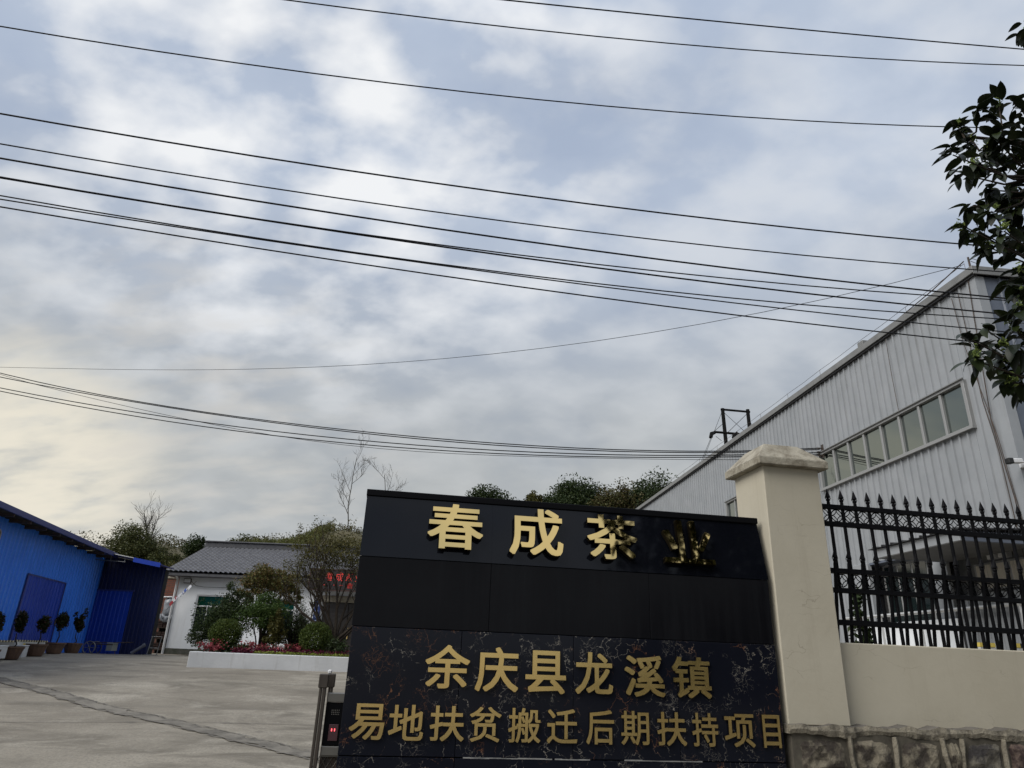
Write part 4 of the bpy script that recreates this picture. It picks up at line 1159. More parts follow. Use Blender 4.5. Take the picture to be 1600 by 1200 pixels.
LBL = {'W1': 'topmost black power line, crossing the upper right sky', 'W2': 'second power line from the top, starting at the top edge',
       'W3': 'lone power line in the upper sky ending behind the leafy branch', 'W4': 'uppermost line of the band of cables over the sign',
       'W5': 'thin second cable of the band over the sign', 'W6': 'thick third cable of the band over the sign',
       'W7a': 'thin cable splitting upwards off the thick one in the band', 'W7b': 'thick cable in the middle of the band over the sign',
       'W8a': 'thin upper strand of the lower cable pair in the band', 'W8b': 'heavier lower strand of the lower cable pair in the band',
       'W9': 'lowest cable of the band over the sign', 'L1': 'upper cable of the low bundle running to the warehouse bracket',
       'L2': 'cable just under the upper one in the low warehouse bundle', 'L3': 'middle cable of the low bundle to the warehouse bracket',
       'L4': 'bottom cable of the low bundle to the warehouse bracket', 'L5': 'thin wavy wire drooping across the low cable bundle',
       'T': 'single thin wire rising right to the warehouse roof corner'}
for k, (r, pts) in WIRES.items():
    o = MB().tube(pts, r, 6).build('overhead_cable', cable_m)
    tag(o, LBL[k], 'cable', 'overhead cables')
br_ = thing('cable_bracket', 'dark bracket holding the low cable bundle on the warehouse wall', 'bracket', whloc(-.03, 6.07, 7.0), WR)
MB().box(-.02, .0, -.05, .05, -.16, .2).build('plate', steel_dk, br_)
for z_ in (-.10, .0, .10):
    MB().tube([(-.02, 0, z_), (-.16, .0, z_)], .018, 5).build('insulator', steel_dk, br_)

# H frame pole behind the warehouse
hp = thing('utility_pole', 'dark twin utility pole with crossbars behind the warehouse roof', 'pole', (21.0, 60.0, 1.0), 0.0)
for x0, x1 in ((-1.32, -1.26), (1.02, .92)):
    MB().tube([(x1 + (.4 if x0 < 0 else .3), 0, 0), (x0, 0, 22.8)], [.24, .17], 8).build('pole_shaft', pole_m, hp)
MB().tube([(-1.5, -.05, 22.7), (1.2, -.05, 22.55)], .10, 6).build('crossbar', pole_m, hp)
MB().tube([(-2.3, -.1, 20.45), (.9, -.1, 20.3)], .11, 6).build('crossbar', pole_m, hp)
ins = MB()
for x_ in (-2.25, -.2, .75):
    ins.tube([(x_, -.15, 20.4), (x_ - .35, -.3, 20.15), (x_ - .45, -.35, 19.85)], .16, 6)
ins.tube([(-2.3, -.1, 20.4), (-2.6, -.2, 20.3), (-2.75, -.3, 19.8)], .13, 6)
ins.build('insulator', pole_m, hp)
gw = MB()
for a, b in (((-1.3, 0, 22.5), (.9, 0, 20.3)), ((.95, 0, 22.4), (-1.2, 0, 20.3)), ((-1.3, 0, 21.4), (-2.3, 0, 20.5)), ((-1.35, 0, 22.6), (-7.5, -4, 10)), ((-2.7, -.3, 19.8), (-8.2, -4, 9)), ((.9, 0, 20.3), (-5.5, -4, 10)),
             ((-2.2, -.2, 20.0), (-1.7, -.2, 19.6)), ((1.0, 0, 22.0), (2.6, 0, 18.0))):
    gw.tube([a, b], .022, 4)
gw.build('guy_wire', cable_m, hp)

# ------------------------------------------------------------------ blue shed
SR = math.radians(13)
SX, SY, SZ = -14.70, 26.0, 1.14
sh = thing('blue_shed', 'bright blue corrugated steel shed with a deep blue door and dark roof edge', 'shed', (SX, SY, SZ), SR)


def shloc(x, y, z):
    c, s = math.cos(SR), math.sin(SR)
    return (SX + x * c - y * s, SY + x * s + y * c, z)


def ribs(w, pitch, z0, z1, dep, f):
    """ribbed sheet over 0..w; f(a, d, z) maps along / outward / height; z1 may be a function of a"""
    pr, q = [], 0.0
    while q < w - 1e-6:
        for t, d in ((0, 0), (.52, 0), (.62, 1), (.86, 1), (.96, 0)):
            if q + t * pitch <= w:
                pr.append((q + t * pitch, d * dep))
        q += pitch
    pr.append((w, 0))
    n = len(pr)
    zt = z1 if callable(z1) else (lambda a: z1)
    mm = MB()
    mm.add([f(a, d, z0) for a, d in pr] + [f(a, d, zt(a)) for a, d in pr], [(i, i + 1, i + n + 1, i + n) for i in range(n - 1)])
    return mm


me_ = ribs(0.996, .25, 0, 3.27, .035, lambda a, d, z: (d, -a, z)).mesh('wall_sheet', blue_w)
for i in range(13):
    place(me_, 'wall_sheet', sh, (0, -.16 - i, 0))
MB().cbox(-.06, .045, -.16, .0, 0, 3.42, .004).build('corner_flashing', blue_w, sh)
MB().box(-6, -.05, -13.2, -.1, 0, 3.30).build('inner_wall', dark_in, sh)
rf = MB()
rf.prism([(.55, 3.36), (-7, 4.9), (-7, 4.84), (.55, 3.30)], -13.4, -.55)
rf.build('roof', dark_in, sh)
r2 = MB()
r2.add([(.60, -13.5, 3.385), (.60, -.5, 3.385), (-7, -.5, 4.935), (-7, -13.5, 4.935)], [(0, 1, 2, 3)])
r2.build('roof_sheet', blue_r, sh)
MB().cbox(.555, .60, -13.5, -.5, 3.26, 3.40, .006).build('eaves_trim', blue_r, sh)
MB().cbox(-7, .56, -.55, -.50, 3.26, 3.36, .004).build('verge_trim', blue_r, sh)
for i in range(12):
    MB().box(-.3, .54, -12.5 + i * 1.05, -12.44 + i * 1.05, 3.20, 3.29).build('rafter', steel_dk, sh)
dr = ribs(2.90, .25, 0.03, 2.085, .02, lambda a, d, z: (.045 + d, -3.30 - a, z)).build('door', blue_d, sh)
MB().box(.03, .066, -6.26, -6.21, .03, 2.10).box(.03, .066, -3.29, -3.25, .03, 2.10).box(.03, .066, -6.26, -3.25, 2.09, 2.13).build('door_frame', blue_r, dr)
MB().cbox(.066, .10, -6.16, -6.10, .95, 1.15, .008).build('hinge', steel_dk, dr)
MB().cbox(.066, .10, -3.42, -3.36, .85, 1.05, .008).build('handle', steel_dk, dr)
# rounded window high on the wall, cut by the left edge of the picture
rw_ = MB()
out_ = [(-8.62 - .35 + .35 * math.copysign(abs(math.cos(t)) ** .5, math.cos(t)), 2.72 + .24 * math.copysign(abs(math.sin(t)) ** .5, math.sin(t))) for t in np.linspace(0, 2 * PI, 28)[:-1]]
rw_.add([(.05, y, z) for y, z in out_] + [(.075, y, z) for y, z in out_], [tuple(range(27, 54))] + [(i, (i + 1) % 27, (i + 1) % 27 + 27, i + 27) for i in range(27)])
sw_ = rw_.build('round_cornered_window', glass_d, sh)
MB().tube([(.07, y, z) for y, z in out_ + out_[:1]], .022, 5).build('window_rim', alu, sw_)

# lean-to with an awning beside it
lt = thing('lean_to_shed', 'blue sheet lean-to painted dark for shade under a sloping awning, right of the blue shed', 'shed', (-14.62, 26.02, 1.16), math.radians(1.5))
ribs(2.42, .148, 0, lambda a: 3.39 - a * .155, .022, lambda a, d, z: (a - .2, -d, z)).build('wall_sheet', blue_shade, lt)
MB().box(-.25, 2.22, .02, .30, 0, 2.95).build('inner_wall', dark_in, lt)
d2 = ribs(1.32, .148, .02, 2.12, .022, lambda a, d, z: (a - .08, -.05 - d, z)).build('sliding_door', blue_d, lt)
MB().cbox(-.10, 1.30, -.08, -.03, 2.12, 2.17, .004).build('door_track', blue_r, d2)
aw = MB()
aw.add([(-.05, -.95, 3.42), (2.36, -.95, 3.05), (2.36, .35, 3.02), (-.05, .35, 3.42), (-.05, -.95, 3.39), (2.36, -.95, 3.02), (2.36, .35, 2.99), (-.05, .35, 3.39)],
       [(0, 1, 2, 3), (7, 6, 5, 4), (0, 4, 5, 1), (1, 5, 6, 2), (3, 2, 6, 7), (0, 3, 7, 4)])
awo = aw.build('awning', blue_r, lt)
MB().tube([(-.05, -.96, 3.425), (1.55, -.96, 3.18)], .022, 5).build('edge_pipe', steel_lt, awo)
MB().add([(1.45, -.99, 3.22), (2.42, -.99, 3.07), (2.42, -.99, 2.92), (1.45, -.99, 3.07), (1.45, -.95, 3.22), (2.42, -.95, 3.07), (2.42, -.95, 2.92), (1.45, -.95, 3.07)],
         [(3, 2, 1, 0), (4, 5, 6, 7), (0, 1, 5, 4), (2, 3, 7, 6), (1, 2, 6, 5), (3, 0, 4, 7)]).build('fascia', blue_d, awo)
tr_ = MB().tube([(.05, -.9, 3.10), (1.15, -.9, 3.06)], .014, 5)
for x_ in (.08, .62, 1.12):
    tr_.tube([(x_, -.9, 3.08), (x_, -.9, 3.38 - x_ * .155)], .012, 5)
tr_.build('truss_rail', steel_lt, awo)

# white hazard boards and potted shrubs along the shed wall
bmat = mat('white board', (0.60, 0.60, 0.57), 0.6, col2=(0.5, 0.5, 0.48), nscale=3)
gmat = mat('grey board', (0.24, 0.235, 0.225), 0.7)
bx = shloc(.27, -6.45, 1.09)
t_ = barrier('barrier_board', 'white hazard edged board with a yellow warning plate against the shed door', (bx[0], bx[1], 1.10), SR + PI / 2, 2.25, .44, bmat, .52)
bx = shloc(.27, -8.7, 1.09)
barrier('barrier_board', 'grey hazard edged board at the left edge of the picture by the shed', (bx[0], bx[1], 1.08), SR + PI / 2, 2.2, .44, gmat)
wb = thing('concrete_block', 'whitewashed concrete block left of the potted shrubs', 'block', (*shloc(.60, -8.35, 1.08)[:2], 1.10), SR)
MB().cbox(-.16, .16, -.26, .26, 0, .28, .015).build('block_body', white_k, wb)
MB().cbox(-.17, .17, -.27, .27, .28, .30, .006).build('block_top', white_p, wb)
wb = thing('concrete_block', 'white painted footing block between the first and second pot', 'block', (*shloc(.42, -6.35, 1.09)[:2], 1.09), SR)
MB().cbox(-.12, .12, -.16, .16, 0, .30, .015).build('block_body', white_k, wb)
MB().cbox(-.13, .13, -.17, .17, .30, .32, .006).build('block_top', white_p, wb)
POTS = [(-8.75, .60, .95, 'potted shrub cut by the left edge of the picture'), (-7.45, .62, 1.0, 'potted shrub in front of the yellow warning plate'),
        (-5.83, .60, .95, 'potted shrub with a crooked stem before the shed door'), (-4.63, .66, .98, 'potted shrub partly behind its left neighbour by the door edge'),
        (-2.94, .60, .90, 'rightmost potted shrub, with a sprig standing above its crown')]
for i, (y, x, h, lab) in enumerate(POTS):
    p = shloc(x, y, 0)
    z = float(gz(p[0], p[1]))
    t_ = thing('potted_shrub', lab, 'potted plant', (p[0], p[1], z), SR + rng.uniform(-.2, .2), 'potted shrubs along the blue shed')
    MB().lathe([(.17, 0), (.185, .02), (.25, .25), (.27, .27), (.27, .31), (.24, .31), (.23, .27)], k=14).build('pot', pot_m, t_, smooth=False)
    MB().lathe([(.232, .262), (.232, .275)], k=12).build('soil', soil, t_)
    k_ = rng.uniform(-.06, .06)
    MB().tube([(0, 0, .26), (k_, .04, .36), (-k_ * .5 + .04, 0, .48), (.0, 0, .62)], [.022, .02, .016, .012], 5).build('trunk', bark, t_)
    c_ = blob_points(1500, (.02, 0, .60 + h * .30), (.165, .165, h * .29), .1, 22, .5)
    if i == 4:
        c_ = np.vstack([c_, nr.normal(size=(60, 3)) * (.03, .03, .08) + (.10, .1, 1.22), nr.normal(size=(40, 3)) * (.03, .03, .05) + (-.14, 0, 1.15)])
    leaves('crown', c_, .07, lf_pot, t_, aspect=.5)

# hand cart, trolley frame and the clutter in the gap
hc = thing('hand_cart', 'dark two wheeled hand cart parked at the dark blue lean-to', 'cart', (-13.75, 25.15, 1.17), .05)
for y_ in (-.22, .22):
    wl = MB()
    wl.tube([(.20 * math.cos(t) - .12, y_, .20 + .20 * math.sin(t)) for t in np.linspace(0, 2 * PI, 17)], .017, 6, cap=False)
    w_ = wl.build('wheel', steel_lt, hc)
    sp = MB()
    for k in range(6):
        sp.tube([(-.12, y_, .20), (-.12 + .19 * math.cos(k * PI / 3), y_, .20 + .19 * math.sin(k * PI / 3))], .008, 4)
    sp.build('spoke_set', steel_lt, w_)
MB().tube([(-.12, -.26, .20), (-.12, .26, .20)], .015, 6).build('axle', steel_dk, hc)
MB().cbox(-.02, .62, -.2, .2, .30, .34, .006).cbox(-.25, .0, -.2, .2, .30, .33, .006).build('deck', steel_dk, hc)
MB().cbox(.42, .62, -.19, .19, .12, .38, .006).build('tool_box', mat('grey box', (.22, .23, .22), .6), hc)
for y_ in (-.16, .16):
    MB().tube([(-.3, y_, .37), (.6, y_, .38), (1.0, y_, .40), (1.12, y_, .42)], .014, 5).build('handle_bar', steel_dk, hc)
MB().tube([(.55, .15, .30), (.60, .15, 0)], .012, 5).build('prop_leg', steel_dk, hc)
tf = thing('trolley_frame', 'bare tubular trolley frame standing by the gap', 'trolley', (-12.02, 25.6, 1.19), .1)
for x_ in (-.16, .16):
    MB().tube([(x_ - .02, 0, 0), (x_ + .02, .06, .62)], .013, 6).build('upright', steel_lt, tf)
for z_ in (.24, .61):
    MB().tube([(-.16, .03, z_), (.17, .03, z_)], .011, 6).build('cross_tube', steel_lt, tf)
MB().cbox(-.2, .2, -.16, .02, .01, .03, .004).build('toe_plate', steel_lt, tf)
pb = thing('plastic_pipe', 'grey plastic pipe leaning on the ground beside the trolley frame', 'pipe', (-12.55, 25.45, 1.17), .3)
MB().tube([(-.12, 0, .06), (.24, .05, .34)], .055, 10).build('pipe_barrel', mat('grey pvc', (.09, .095, .12), .5), pb)
MB().tube([(.20, .045, .31), (.27, .055, .365)], .066, 10).build('socket_end', MATS['grey pvc'], pb)
bk = thing('brick_wall', 'red brick wall seen through the gap beside the white house', 'wall', (-13.9, 30.6, 1.2), 0.0)
MB().cbox(-1.1, .95, 0, .24, 0, 2.98, .01).build('brickwork', brick, bk)
MB().cbox(-1.15, 1.0, -.04, .28, 2.98, 3.06, .01).build('coping', capstone, bk)
ls = thing('storage_rack', 'dark storage rack of plastic crates in the gap by the house', 'rack', (-13.12, 28.35, 1.22), .05)
for x_ in (-.33, .30):
    for y_ in (0, .5):
        MB().cbox(x_ - .02, x_ + .02, y_ - .02, y_ + .02, 0, 1.62, .004).build('rack_post', steel_dk, ls)
MB().box(-.36, .33, .52, .54, 0, 1.62).build('dark_backing', dark_in, ls)  # dark panel added behind the crates to keep the rack dark
for z_ in (.12, .52, .92, 1.32):
    MB().cbox(-.36, .33, -.03, .55, z_, z_ + .03, .004).build('shelf', wood_m, ls)
for r_ in range(3):
    for c_ in range(2):
        x0 = -.31 + c_ * .32
        ct = thing('crate', ['bottom shelf', 'middle shelf', 'upper shelf'][r_].join(['dark crate on the ', [' at left of the storage rack', ' at right of the storage rack'][c_]]), 'crate', (-13.12 + x0 + .13, 28.36, 1.22 + .15 + r_ * .40 + .002), .05, 'crates on the storage rack')
        MB().box(-.13, .13, 0, .42, 0, .015).build('crate_base', crate_m, ct)
        for z_ in (.02, .10, .18):
            MB().box(-.14, .14, -.012, .0, z_, z_ + .055).build('slat', crate_m, ct)
        for x_ in (-.14, .13):
            MB().box(x_, x_ + .01, 0, .42, .0, .235).build('crate_side', crate_m, ct)
        MB().box(-.13, .13, .41, .42, .0, .235).build('crate_side', crate_m, ct)
wr = thing('wrapped_bundle', 'bundle in pale plastic wrap on top of the storage rack', 'bundle', (-13.08, 28.55, 2.59), .1)
v_, f_ = [], []
wm = MB()
prof = [(.20, 0), (.25, .08), (.24, .25), (.26, .42), (.25, .58), (.20, .66), (.05, .68)]
wm.lathe([(r * rng.uniform(.93, 1.07), z) for r, z in prof], k=11)
wm.v = [(x + rng.uniform(-.018, .018), y + rng.uniform(-.018, .018), z + rng.uniform(-.012, .012)) for x, y, z in wm.v]
wm.build('wrapping', tarp, wr, smooth=True)
MB().cbox(-.24, .10, -.22, .1, .675, .73, .02).build('white_lid', white_pl, wr, rot=(0, -.06, 0))
sk = MB()
for k in range(9):
    t = k / 8
    sk.tube([(-.3 + .55 * t, -.27, .02 + .04 * math.sin(k)), (-.2 + .38 * t, -.29, -.10 - .06 * math.sin(k * 2)), (-.02 + .06 * t, -.27, -.22)], .035, 5)
sk.build('plastic_skirt', tarp, wr, smooth=True)

# ------------------------------------------------------------------ white house
HX0, HY0, HZ0 = -12.70, 28.0, 1.22
ho = thing('white_house', 'low white house with a grey tiled roof behind the planting bed', 'house', (HX0, HY0, HZ0), 0.0)
ops = [(.80, 2.10, .78, 2.18), (3.70, 4.65, .78, 2.15), (5.72, 7.70, 0.0, 2.10)]
HW, HH = 10.5, 2.95
wl = MB()
x_ = 0.0
for a, b, z0, z1 in ops:
    wl.box(x_, a, 0, .24, 0, HH)
    if z0 > 0:
        wl.box(a, b, 0, .24, 0, z0)
    wl.box(a, b, 0, .24, z1, HH)
    x_ = b
wl.box(x_, HW, 0, .24, 0, HH)
wl.box(0, .24, .24, 6.0, 0, HH).box(HW - .24, HW, .24, 6.0, 0, HH).box(.24, HW - .24, 5.76, 6.0, 0, HH)
wl.prism([(.24, HH), (HW - .24, HH), (HW - .24, HH + .02), (.24, HH + .02)], .24, 5.9)
wl.add([(0.02, .02, HH), (0.02, 5.98, HH), (0.02, 3.0, 4.25), (.24, .02, HH), (.24, 5.98, HH), (.24, 3.0, 4.25)], [(0, 2, 1), (3, 4, 5), (0, 3, 5, 2), (1, 2, 5, 4)])
wl.build('wall', white_p, ho)
MB().box(.3, HW - .3, .9, .95, 0, HH).build('dark_room', dark_in, ho)
MB().box(-.03, 5.72, -.03, .0, 0, .21).box(-.03, .0, 0, 6, 0, .21).box(7.70, HW + .03, -.03, 0, 0, .21).build('plinth', plinth_m, ho)
MB().tube([(-.06, -.04, 0), (-.06, -.04, 2.72), (-.05, -.3, 2.88)], .045, 8).build('drain_pipe', white_pl, ho)
for k, (a, b, z0, z1) in enumerate(ops[:2]):
    f = MB()
    for c in ((a, a + .05, z0, z1), (b - .05, b, z0, z1), (a + .05, b - .05, z0, z0 + .05), (a + .05, b - .05, z1 - .05, z1), (a + .05, b - .05, z1 - .44, z1 - .39)):
        f.cbox(c[0], c[1], .03, .10, c[2], c[3], .005)
    mid = (a + b) / 2 - (.18 if k == 0 else 0)
    f.cbox(mid - .025, mid + .025, .03, .10, z0 + .05, z1 - .44, .005)
    w_ = f.build('window', white_pl, ho)
    MB().box(a + .05, b - .05, .06, .07, z1 - .39, z1 - .05).build('pane', glass_g, w_)
    MB().box(a + .05, mid - .025, .06, .07, z0 + .05, z1 - .44).build('pane', glass_d, w_)
    MB().box(mid + .025, b - .05, .06, .07, z0 + .05, z1 - .44).build('pane', glass_g if k == 0 else glass_d, w_)
    MB().cbox(a - .05, b + .05, -.05, .03, z0 - .05, z0, .008).build('sill', white_p, w_)
dd = MB()
for a, b in ((5.74, 6.70), (6.72, 7.68)):
    dl = MB().cbox(a, b, .05, .10, .02, 2.08, .006).build('door', mat('dark door leaf', (.025, .02, .018), .4), ho)
    for k in range(11):
        MB().box(a + .08, b - .08, .042, .05, .2 + k * .16, .26 + k * .16).build('slat', mat('dark slat', (.05, .045, .042), .35, metal=.4), dl)
    hx_ = b - .10 if a < 6 else a + .06
    MB().tube([(hx_, .01, .78), (hx_, .0, 1.18)], .028, 6).build('handle', gold2, dl)
MB().cbox(5.62, 7.80, -.04, .05, 2.10, 2.34, .008).build('lintel', capstone, ho)
# tiled roof slope, ridge and verge
xa, xb = -.46, HW + .4
nx, cyc = int((xb - xa) / .19), 17
pts, fs = [], []
offs = [(0, 0), (.25, .035), (.5, .05), (.75, .035)]
rowsv = []
for side in (0, 1):
    start = len(pts)
    R = []
    for j in range(cyc):
        t0, t1 = j / cyc, (j + 1) / cyc
        for t, lift in ((t0, .045), (t1, 0.0)):
            row = []
            for i in range(nx):
                for ox, oz in offs:
                    y = -.52 + t * 3.45
                    z = 2.93 + t * 1.42 + lift + oz
                    if side:
                        y = 6.0 - y
                    row.append((xa + (i + ox) * (xb - xa) / nx, y, z))
            R.append(len(pts))
            pts += row
            W_ = len(row)
    for r in range(len(R) - 1):
        for i in range(W_ - 1):
            q = (R[r] + i, R[r] + i + 1, R[r + 1] + i + 1, R[r + 1] + i)
            fs.append(q if not side else q[::-1])
tm = MB()
tm.add(pts, fs)
tm.build('roof_tile', tile_m, ho, kind='stuff')
ro = MB()
ro.prism([(0, 0), (0, 0), (0, 0)], 0, 0) if False else None
ro.add([(xa + .02, -.50, 2.90), (xb, -.50, 2.90), (xb, 3.0, 4.36), (xa + .02, 3.0, 4.36), (xa + .02, 6.5, 2.90), (xb, 6.5, 2.90), (xa + .02, -.50, 2.82), (xb, -.50, 2.82), (xb, 6.5, 2.82), (xa + .02, 6.5, 2.82)],
       [(0, 1, 2, 3), (3, 2, 5, 4), (0, 6, 7, 1), (4, 5, 8, 9), (6, 9, 8, 7), (0, 3, 4, 9, 6), (1, 7, 8, 5, 2)])
ro.build('roof_deck', tile_dk, ho)
MB().cbox(xa - .05, xb, 2.86, 3.14, 4.36, 4.58, .02).build('ridge_course', tile_dk, ho)
MB().cbox(xa - .07, xb, 2.80, 3.20, 4.585, 4.65, .02).build('ridge_cap', tile_dk, ho)

wlp = thing('wall_lamp', 'small framed floodlight under the eaves of the white house', 'lamp', (-12.33, 27.93, 3.88), 0.0)
MB().cbox(-.14, .14, -.06, .0, -.08, .10, .01).build('lamp_frame', steel_dk, wlp)
MB().box(-.12, .12, -.066, -.061, -.06, .08).build('lamp_glass', white_pl, wlp)
MB().tube([(.14, -.02, .0), (.35, -.02, -.16), (.7, -.02, -.2), (1.7, -.02, -.18)], .008, 4).build('lamp_cable', steel_dk, wlp)
bt = thing('bunting', 'red white and blue cloth strip slung from the house corner', 'bunting', (-12.30, 27.6, 3.25), 0.0)
segs = [((-.40, -.32), (-.31, -.16), red_p), ((-.30, -.14), (-.10, .02), white_c), ((-.24, -.05), (-.19, .01), red_p), ((-.12, .03), (.06, .20), white_c), ((.0, .14), (.12, .30), blue_c), ((.12, .26), (.28, .44), white_c)]
for (a, z0), (b, z1), mt in segs:
    st = MB()
    W_ = .05
    vs = []
    for k in range(7):
        t = k / 6
        x, z = a + (b - a) * t, z0 + (z1 - z0) * t
        y = .03 * math.sin(t * 5 + a * 9)
        w_ = W_ * (1 - .35 * abs(t - .5))
        vs += [(x + w_ * .6, y, z - w_), (x - w_ * .6, y + .012, z + w_)]
    st.add(vs, [(2 * k, 2 * k + 1, 2 * k + 3, 2 * k + 2) for k in range(6)])
    st.build('cloth_strip', mt, bt)
MB().tube([(-.5, .0, -.5), (.0, .0, .12), (.42, .05, .62)], .008, 4).build('cord', steel_dk, bt)
nb = thing('name_board', 'narrow navy vertical name board beside the house door', 'sign', (-7.16, 27.93, 2.28), 0.0)
MB().cbox(-.12, .12, -.05, .0, 0, 1.08, .006).build('board', board_blue, nb)
for z_ in (.12, .30, .50, .68, .88):
    MB().lathe([(.055, 0), (.055, .006)], k=10).build('pale_mark', mat('pale blue mark', (.30, .36, .52), .5), nb, loc=(0, -.051, z_), rot=(PI / 2, 0, 0))
le = thing('led_board', 'black board with red lit Chinese characters over the house entrance', 'sign', (-5.9, 27.25, 3.72), 0.0)
MB().cbox(-1.52, 1.9, 0, .12, .0, .72, .01).build('board', led_blk, le)
bf = MB()
for c in ((-1.56, -1.52, -.01, .13, -.04, .76), (1.9, 1.94, -.01, .13, -.04, .76)):
    bf.box(*c)
bf.box(-1.52, 1.9, -.01, .13, -.04, 0).box(-1.52, 1.9, -.01, .13, .72, .76)
bf.build('frame', mat('bronze frame', (.06, .03, .025), .4), le)
for i, ch in enumerate('春成茶业'):
    x0 = -.92 + i * .37
    letter(ch, x0, x0 + .29, .32, .64, .010, [led_red, led_red], le, (0, -.001, 0), offset=-.006, name='lit_character')
dm = MB()
for x0, w_ in ((-.98, .05), (-.60, .10), (-.36, .10), (-.10, .22), (-.10, .22), (-.06, .14)):
    dm.box(x0, x0 + w_, -.010, -.001, .16, .18)
for z_ in (.08, .12, .20, .24):
    dm.box(-.06, .12, -.010, -.001, z_, z_ + .014)
dm.build('lit_dash', led_red, le, kind='stuff')
MB().tube([(-1.2, .06, .0), (-1.2, .5, -.3)], .02, 5).tube([(1.2, .06, .0), (1.2, .5, -.3)], .02, 5).build('bracket', steel_dk, le)

# ------------------------------------------------------------------ planting bed
PR = math.radians(8.7)
PX, PY, PZ = -7.82, 18.60, 1.02
pb_ = thing('raised_planter', 'long white rendered planting bed wall in the yard', 'planter', (PX, PY, PZ), PR)
PL, PD, PH = 6.6, 3.6, .415


def plloc(x, y, z):
    c, s = math.cos(PR), math.sin(PR)
    return (PX + x * c - y * s, PY + x * s + y * c, z)


for nm, (a, b, c, d) in (('front_wall', (0, PL, 0, .13)), ('end_wall', (0, .13, .13, PD - .13)), ('end_wall', (PL - .13, PL, .13, PD - .13)), ('back_wall', (0, PL, PD - .13, PD))):
    MB().cbox(a, b, c, d, 0, PH, .015).build(nm, white_k, pb_)
MB().box(.13, PL - .13, .13, PD - .13, 0, .34).build('soil', soil, pb_)
ST = PZ + .34


def plant(name, label, cat, loc, crown, size, material, stems=(), aspect=.5, group=None, extra=None, flat=0.0):
    t = thing(name, label, cat, loc, 0.0, group)
    if stems:
        m_ = MB()
        for s in stems:
            m_.tube(s[0], s[1], 5, cap=False)
        m_.build('stem', bark, t)
    leaves('crown', crown, size, material, t, aspect=aspect, flat=flat)
    return t


def ball(n, r):
    d = nr.normal(size=(n, 3))
    d /= np.linalg.norm(d, axis=1)[:, None]
    rr = r * (1 + .035 * np.sin(d[:, 0:1] * 7 + d[:, 2:3] * 5)) * nr.uniform(.62, 1.02, (n, 1))
    p = d * rr
    return p[p[:, 2] > -r * .85]


plant('topiary_ball', 'clipped round bush at the left end of the planting bed', 'bush', (-7.52, 20.0, ST), ball(9000, .44) + (0, 0, .50), .046, lf_top, [([(0, 0, 0), (0, 0, .3)], .03)], group='clipped ball bushes')
plant('topiary_ball', 'clipped round bush in front of the bare stemmed tree', 'bush', (-5.15, 20.3, ST), ball(9000, .45) + (0, 0, .50), .046, lf_top, [([(0, 0, 0), (0, 0, .3)], .03)], group='clipped ball bushes')


def stems(n, h, spread, r0=.02, r1=.006):
    out = []
    for i in range(n):
        a = rng.uniform(0, 2 * PI)
        s = spread * rng.uniform(.4, 1)
        k = rng.uniform(.75, 1.1)
        out.append(([(rng.uniform(-.06, .06), rng.uniform(-.06, .06), 0), (math.cos(a) * s * .35, math.sin(a) * s * .35, h * .45 * k), (math.cos(a) * s, math.sin(a) * s, h * k)], [r0, (r0 + r1) / 2, r1]))
    return out


plant('leafy_shrub', 'dark spreading shrub trailing over the left end of the bed', 'shrub', (-7.95, 20.9, ST),
      np.vstack([blob_points(9500, (0, 0, 1.05), (.92, .6, .70), .1, 64, .42), blob_points(1500, (-.55, -.2, .55), (.42, .4, .45), .2, 16, .45), blob_points(420, (.1, 0, 1.75), (.30, .3, .34), .2, 9, .5)]), .06, lf_dark, stems(9, 1.3, .6))
plant('leafy_shrub', 'bright green shrub in the middle of the bed', 'shrub', (-6.85, 20.8, ST), np.vstack([blob_points(9000, (0, -.1, 1.12), (.86, .55, .62), .1, 60, .40)]), .058, lf_mid, stems(12, 1.0, .35, .022))
plant('conical_shrub', 'small olive cone shaped shrub right of the bright green one', 'shrub', (-6.33, 20.45, ST),
      np.vstack([blob_points(1500, (0, 0, .55 + k * .22), (.34 - k * .06, .3 - k * .05, .30), .2, 14, .45) for k in range(3)]), .06, lf_olive, stems(4, .8, .1))
plant('young_red_tree', 'bushy young tree with reddish leaf tips on many thin stems', 'tree', (-7.05, 21.7, ST),
      np.vstack([blob_points(6800, (-.05, 0, 2.15), (.98, .6, .56), .2, 60, .36), blob_points(1400, (-.60, 0, 1.72), (.42, .4, .32), .2, 15, .4), blob_points(1700, (.62, 0, 1.75), (.52, .4, .38), .2, 22, .4)]), .066, lf_red, stems(20, 2.1, .75, .022, .008))
dk = thing('broom_shrub', 'dark upright twiggy shrub left of the ball bush', 'shrub', (-5.95, 21.3, ST), 0.0)
st_ = []
for i in range(230):
    a, s = rng.uniform(0, 2 * PI), rng.uniform(.05, .66)
    h = rng.uniform(.8, 1.55) * (1.06 - s * .6)
    st_.append(([(math.cos(a) * .05, math.sin(a) * .05, .0), (math.cos(a) * s * .55, math.sin(a) * s * .55, h * .55), (math.cos(a) * s, math.sin(a) * s, h)], [.010, .007, .004]))
m_ = MB()
for s in st_:
    m_.tube(s[0], s[1], 4, cap=False)
m_.build('stem', bark, dk)
leaves('crown', np.vstack([np.array(s[0][2]) + nr.normal(size=(26, 3)) * (.06, .06, .20) - (0, 0, .20) for s in st_]), .055, lf_dark, dk, aspect=.35)
plant('low_bush', 'small dark bush at the foot of the bare stemmed tree', 'bush', (-4.40, 20.0, ST), blob_points(1300, (0, 0, .30), (.36, .3, .30), .2, 18, .45), .06, lf_dark, stems(5, .4, .2))
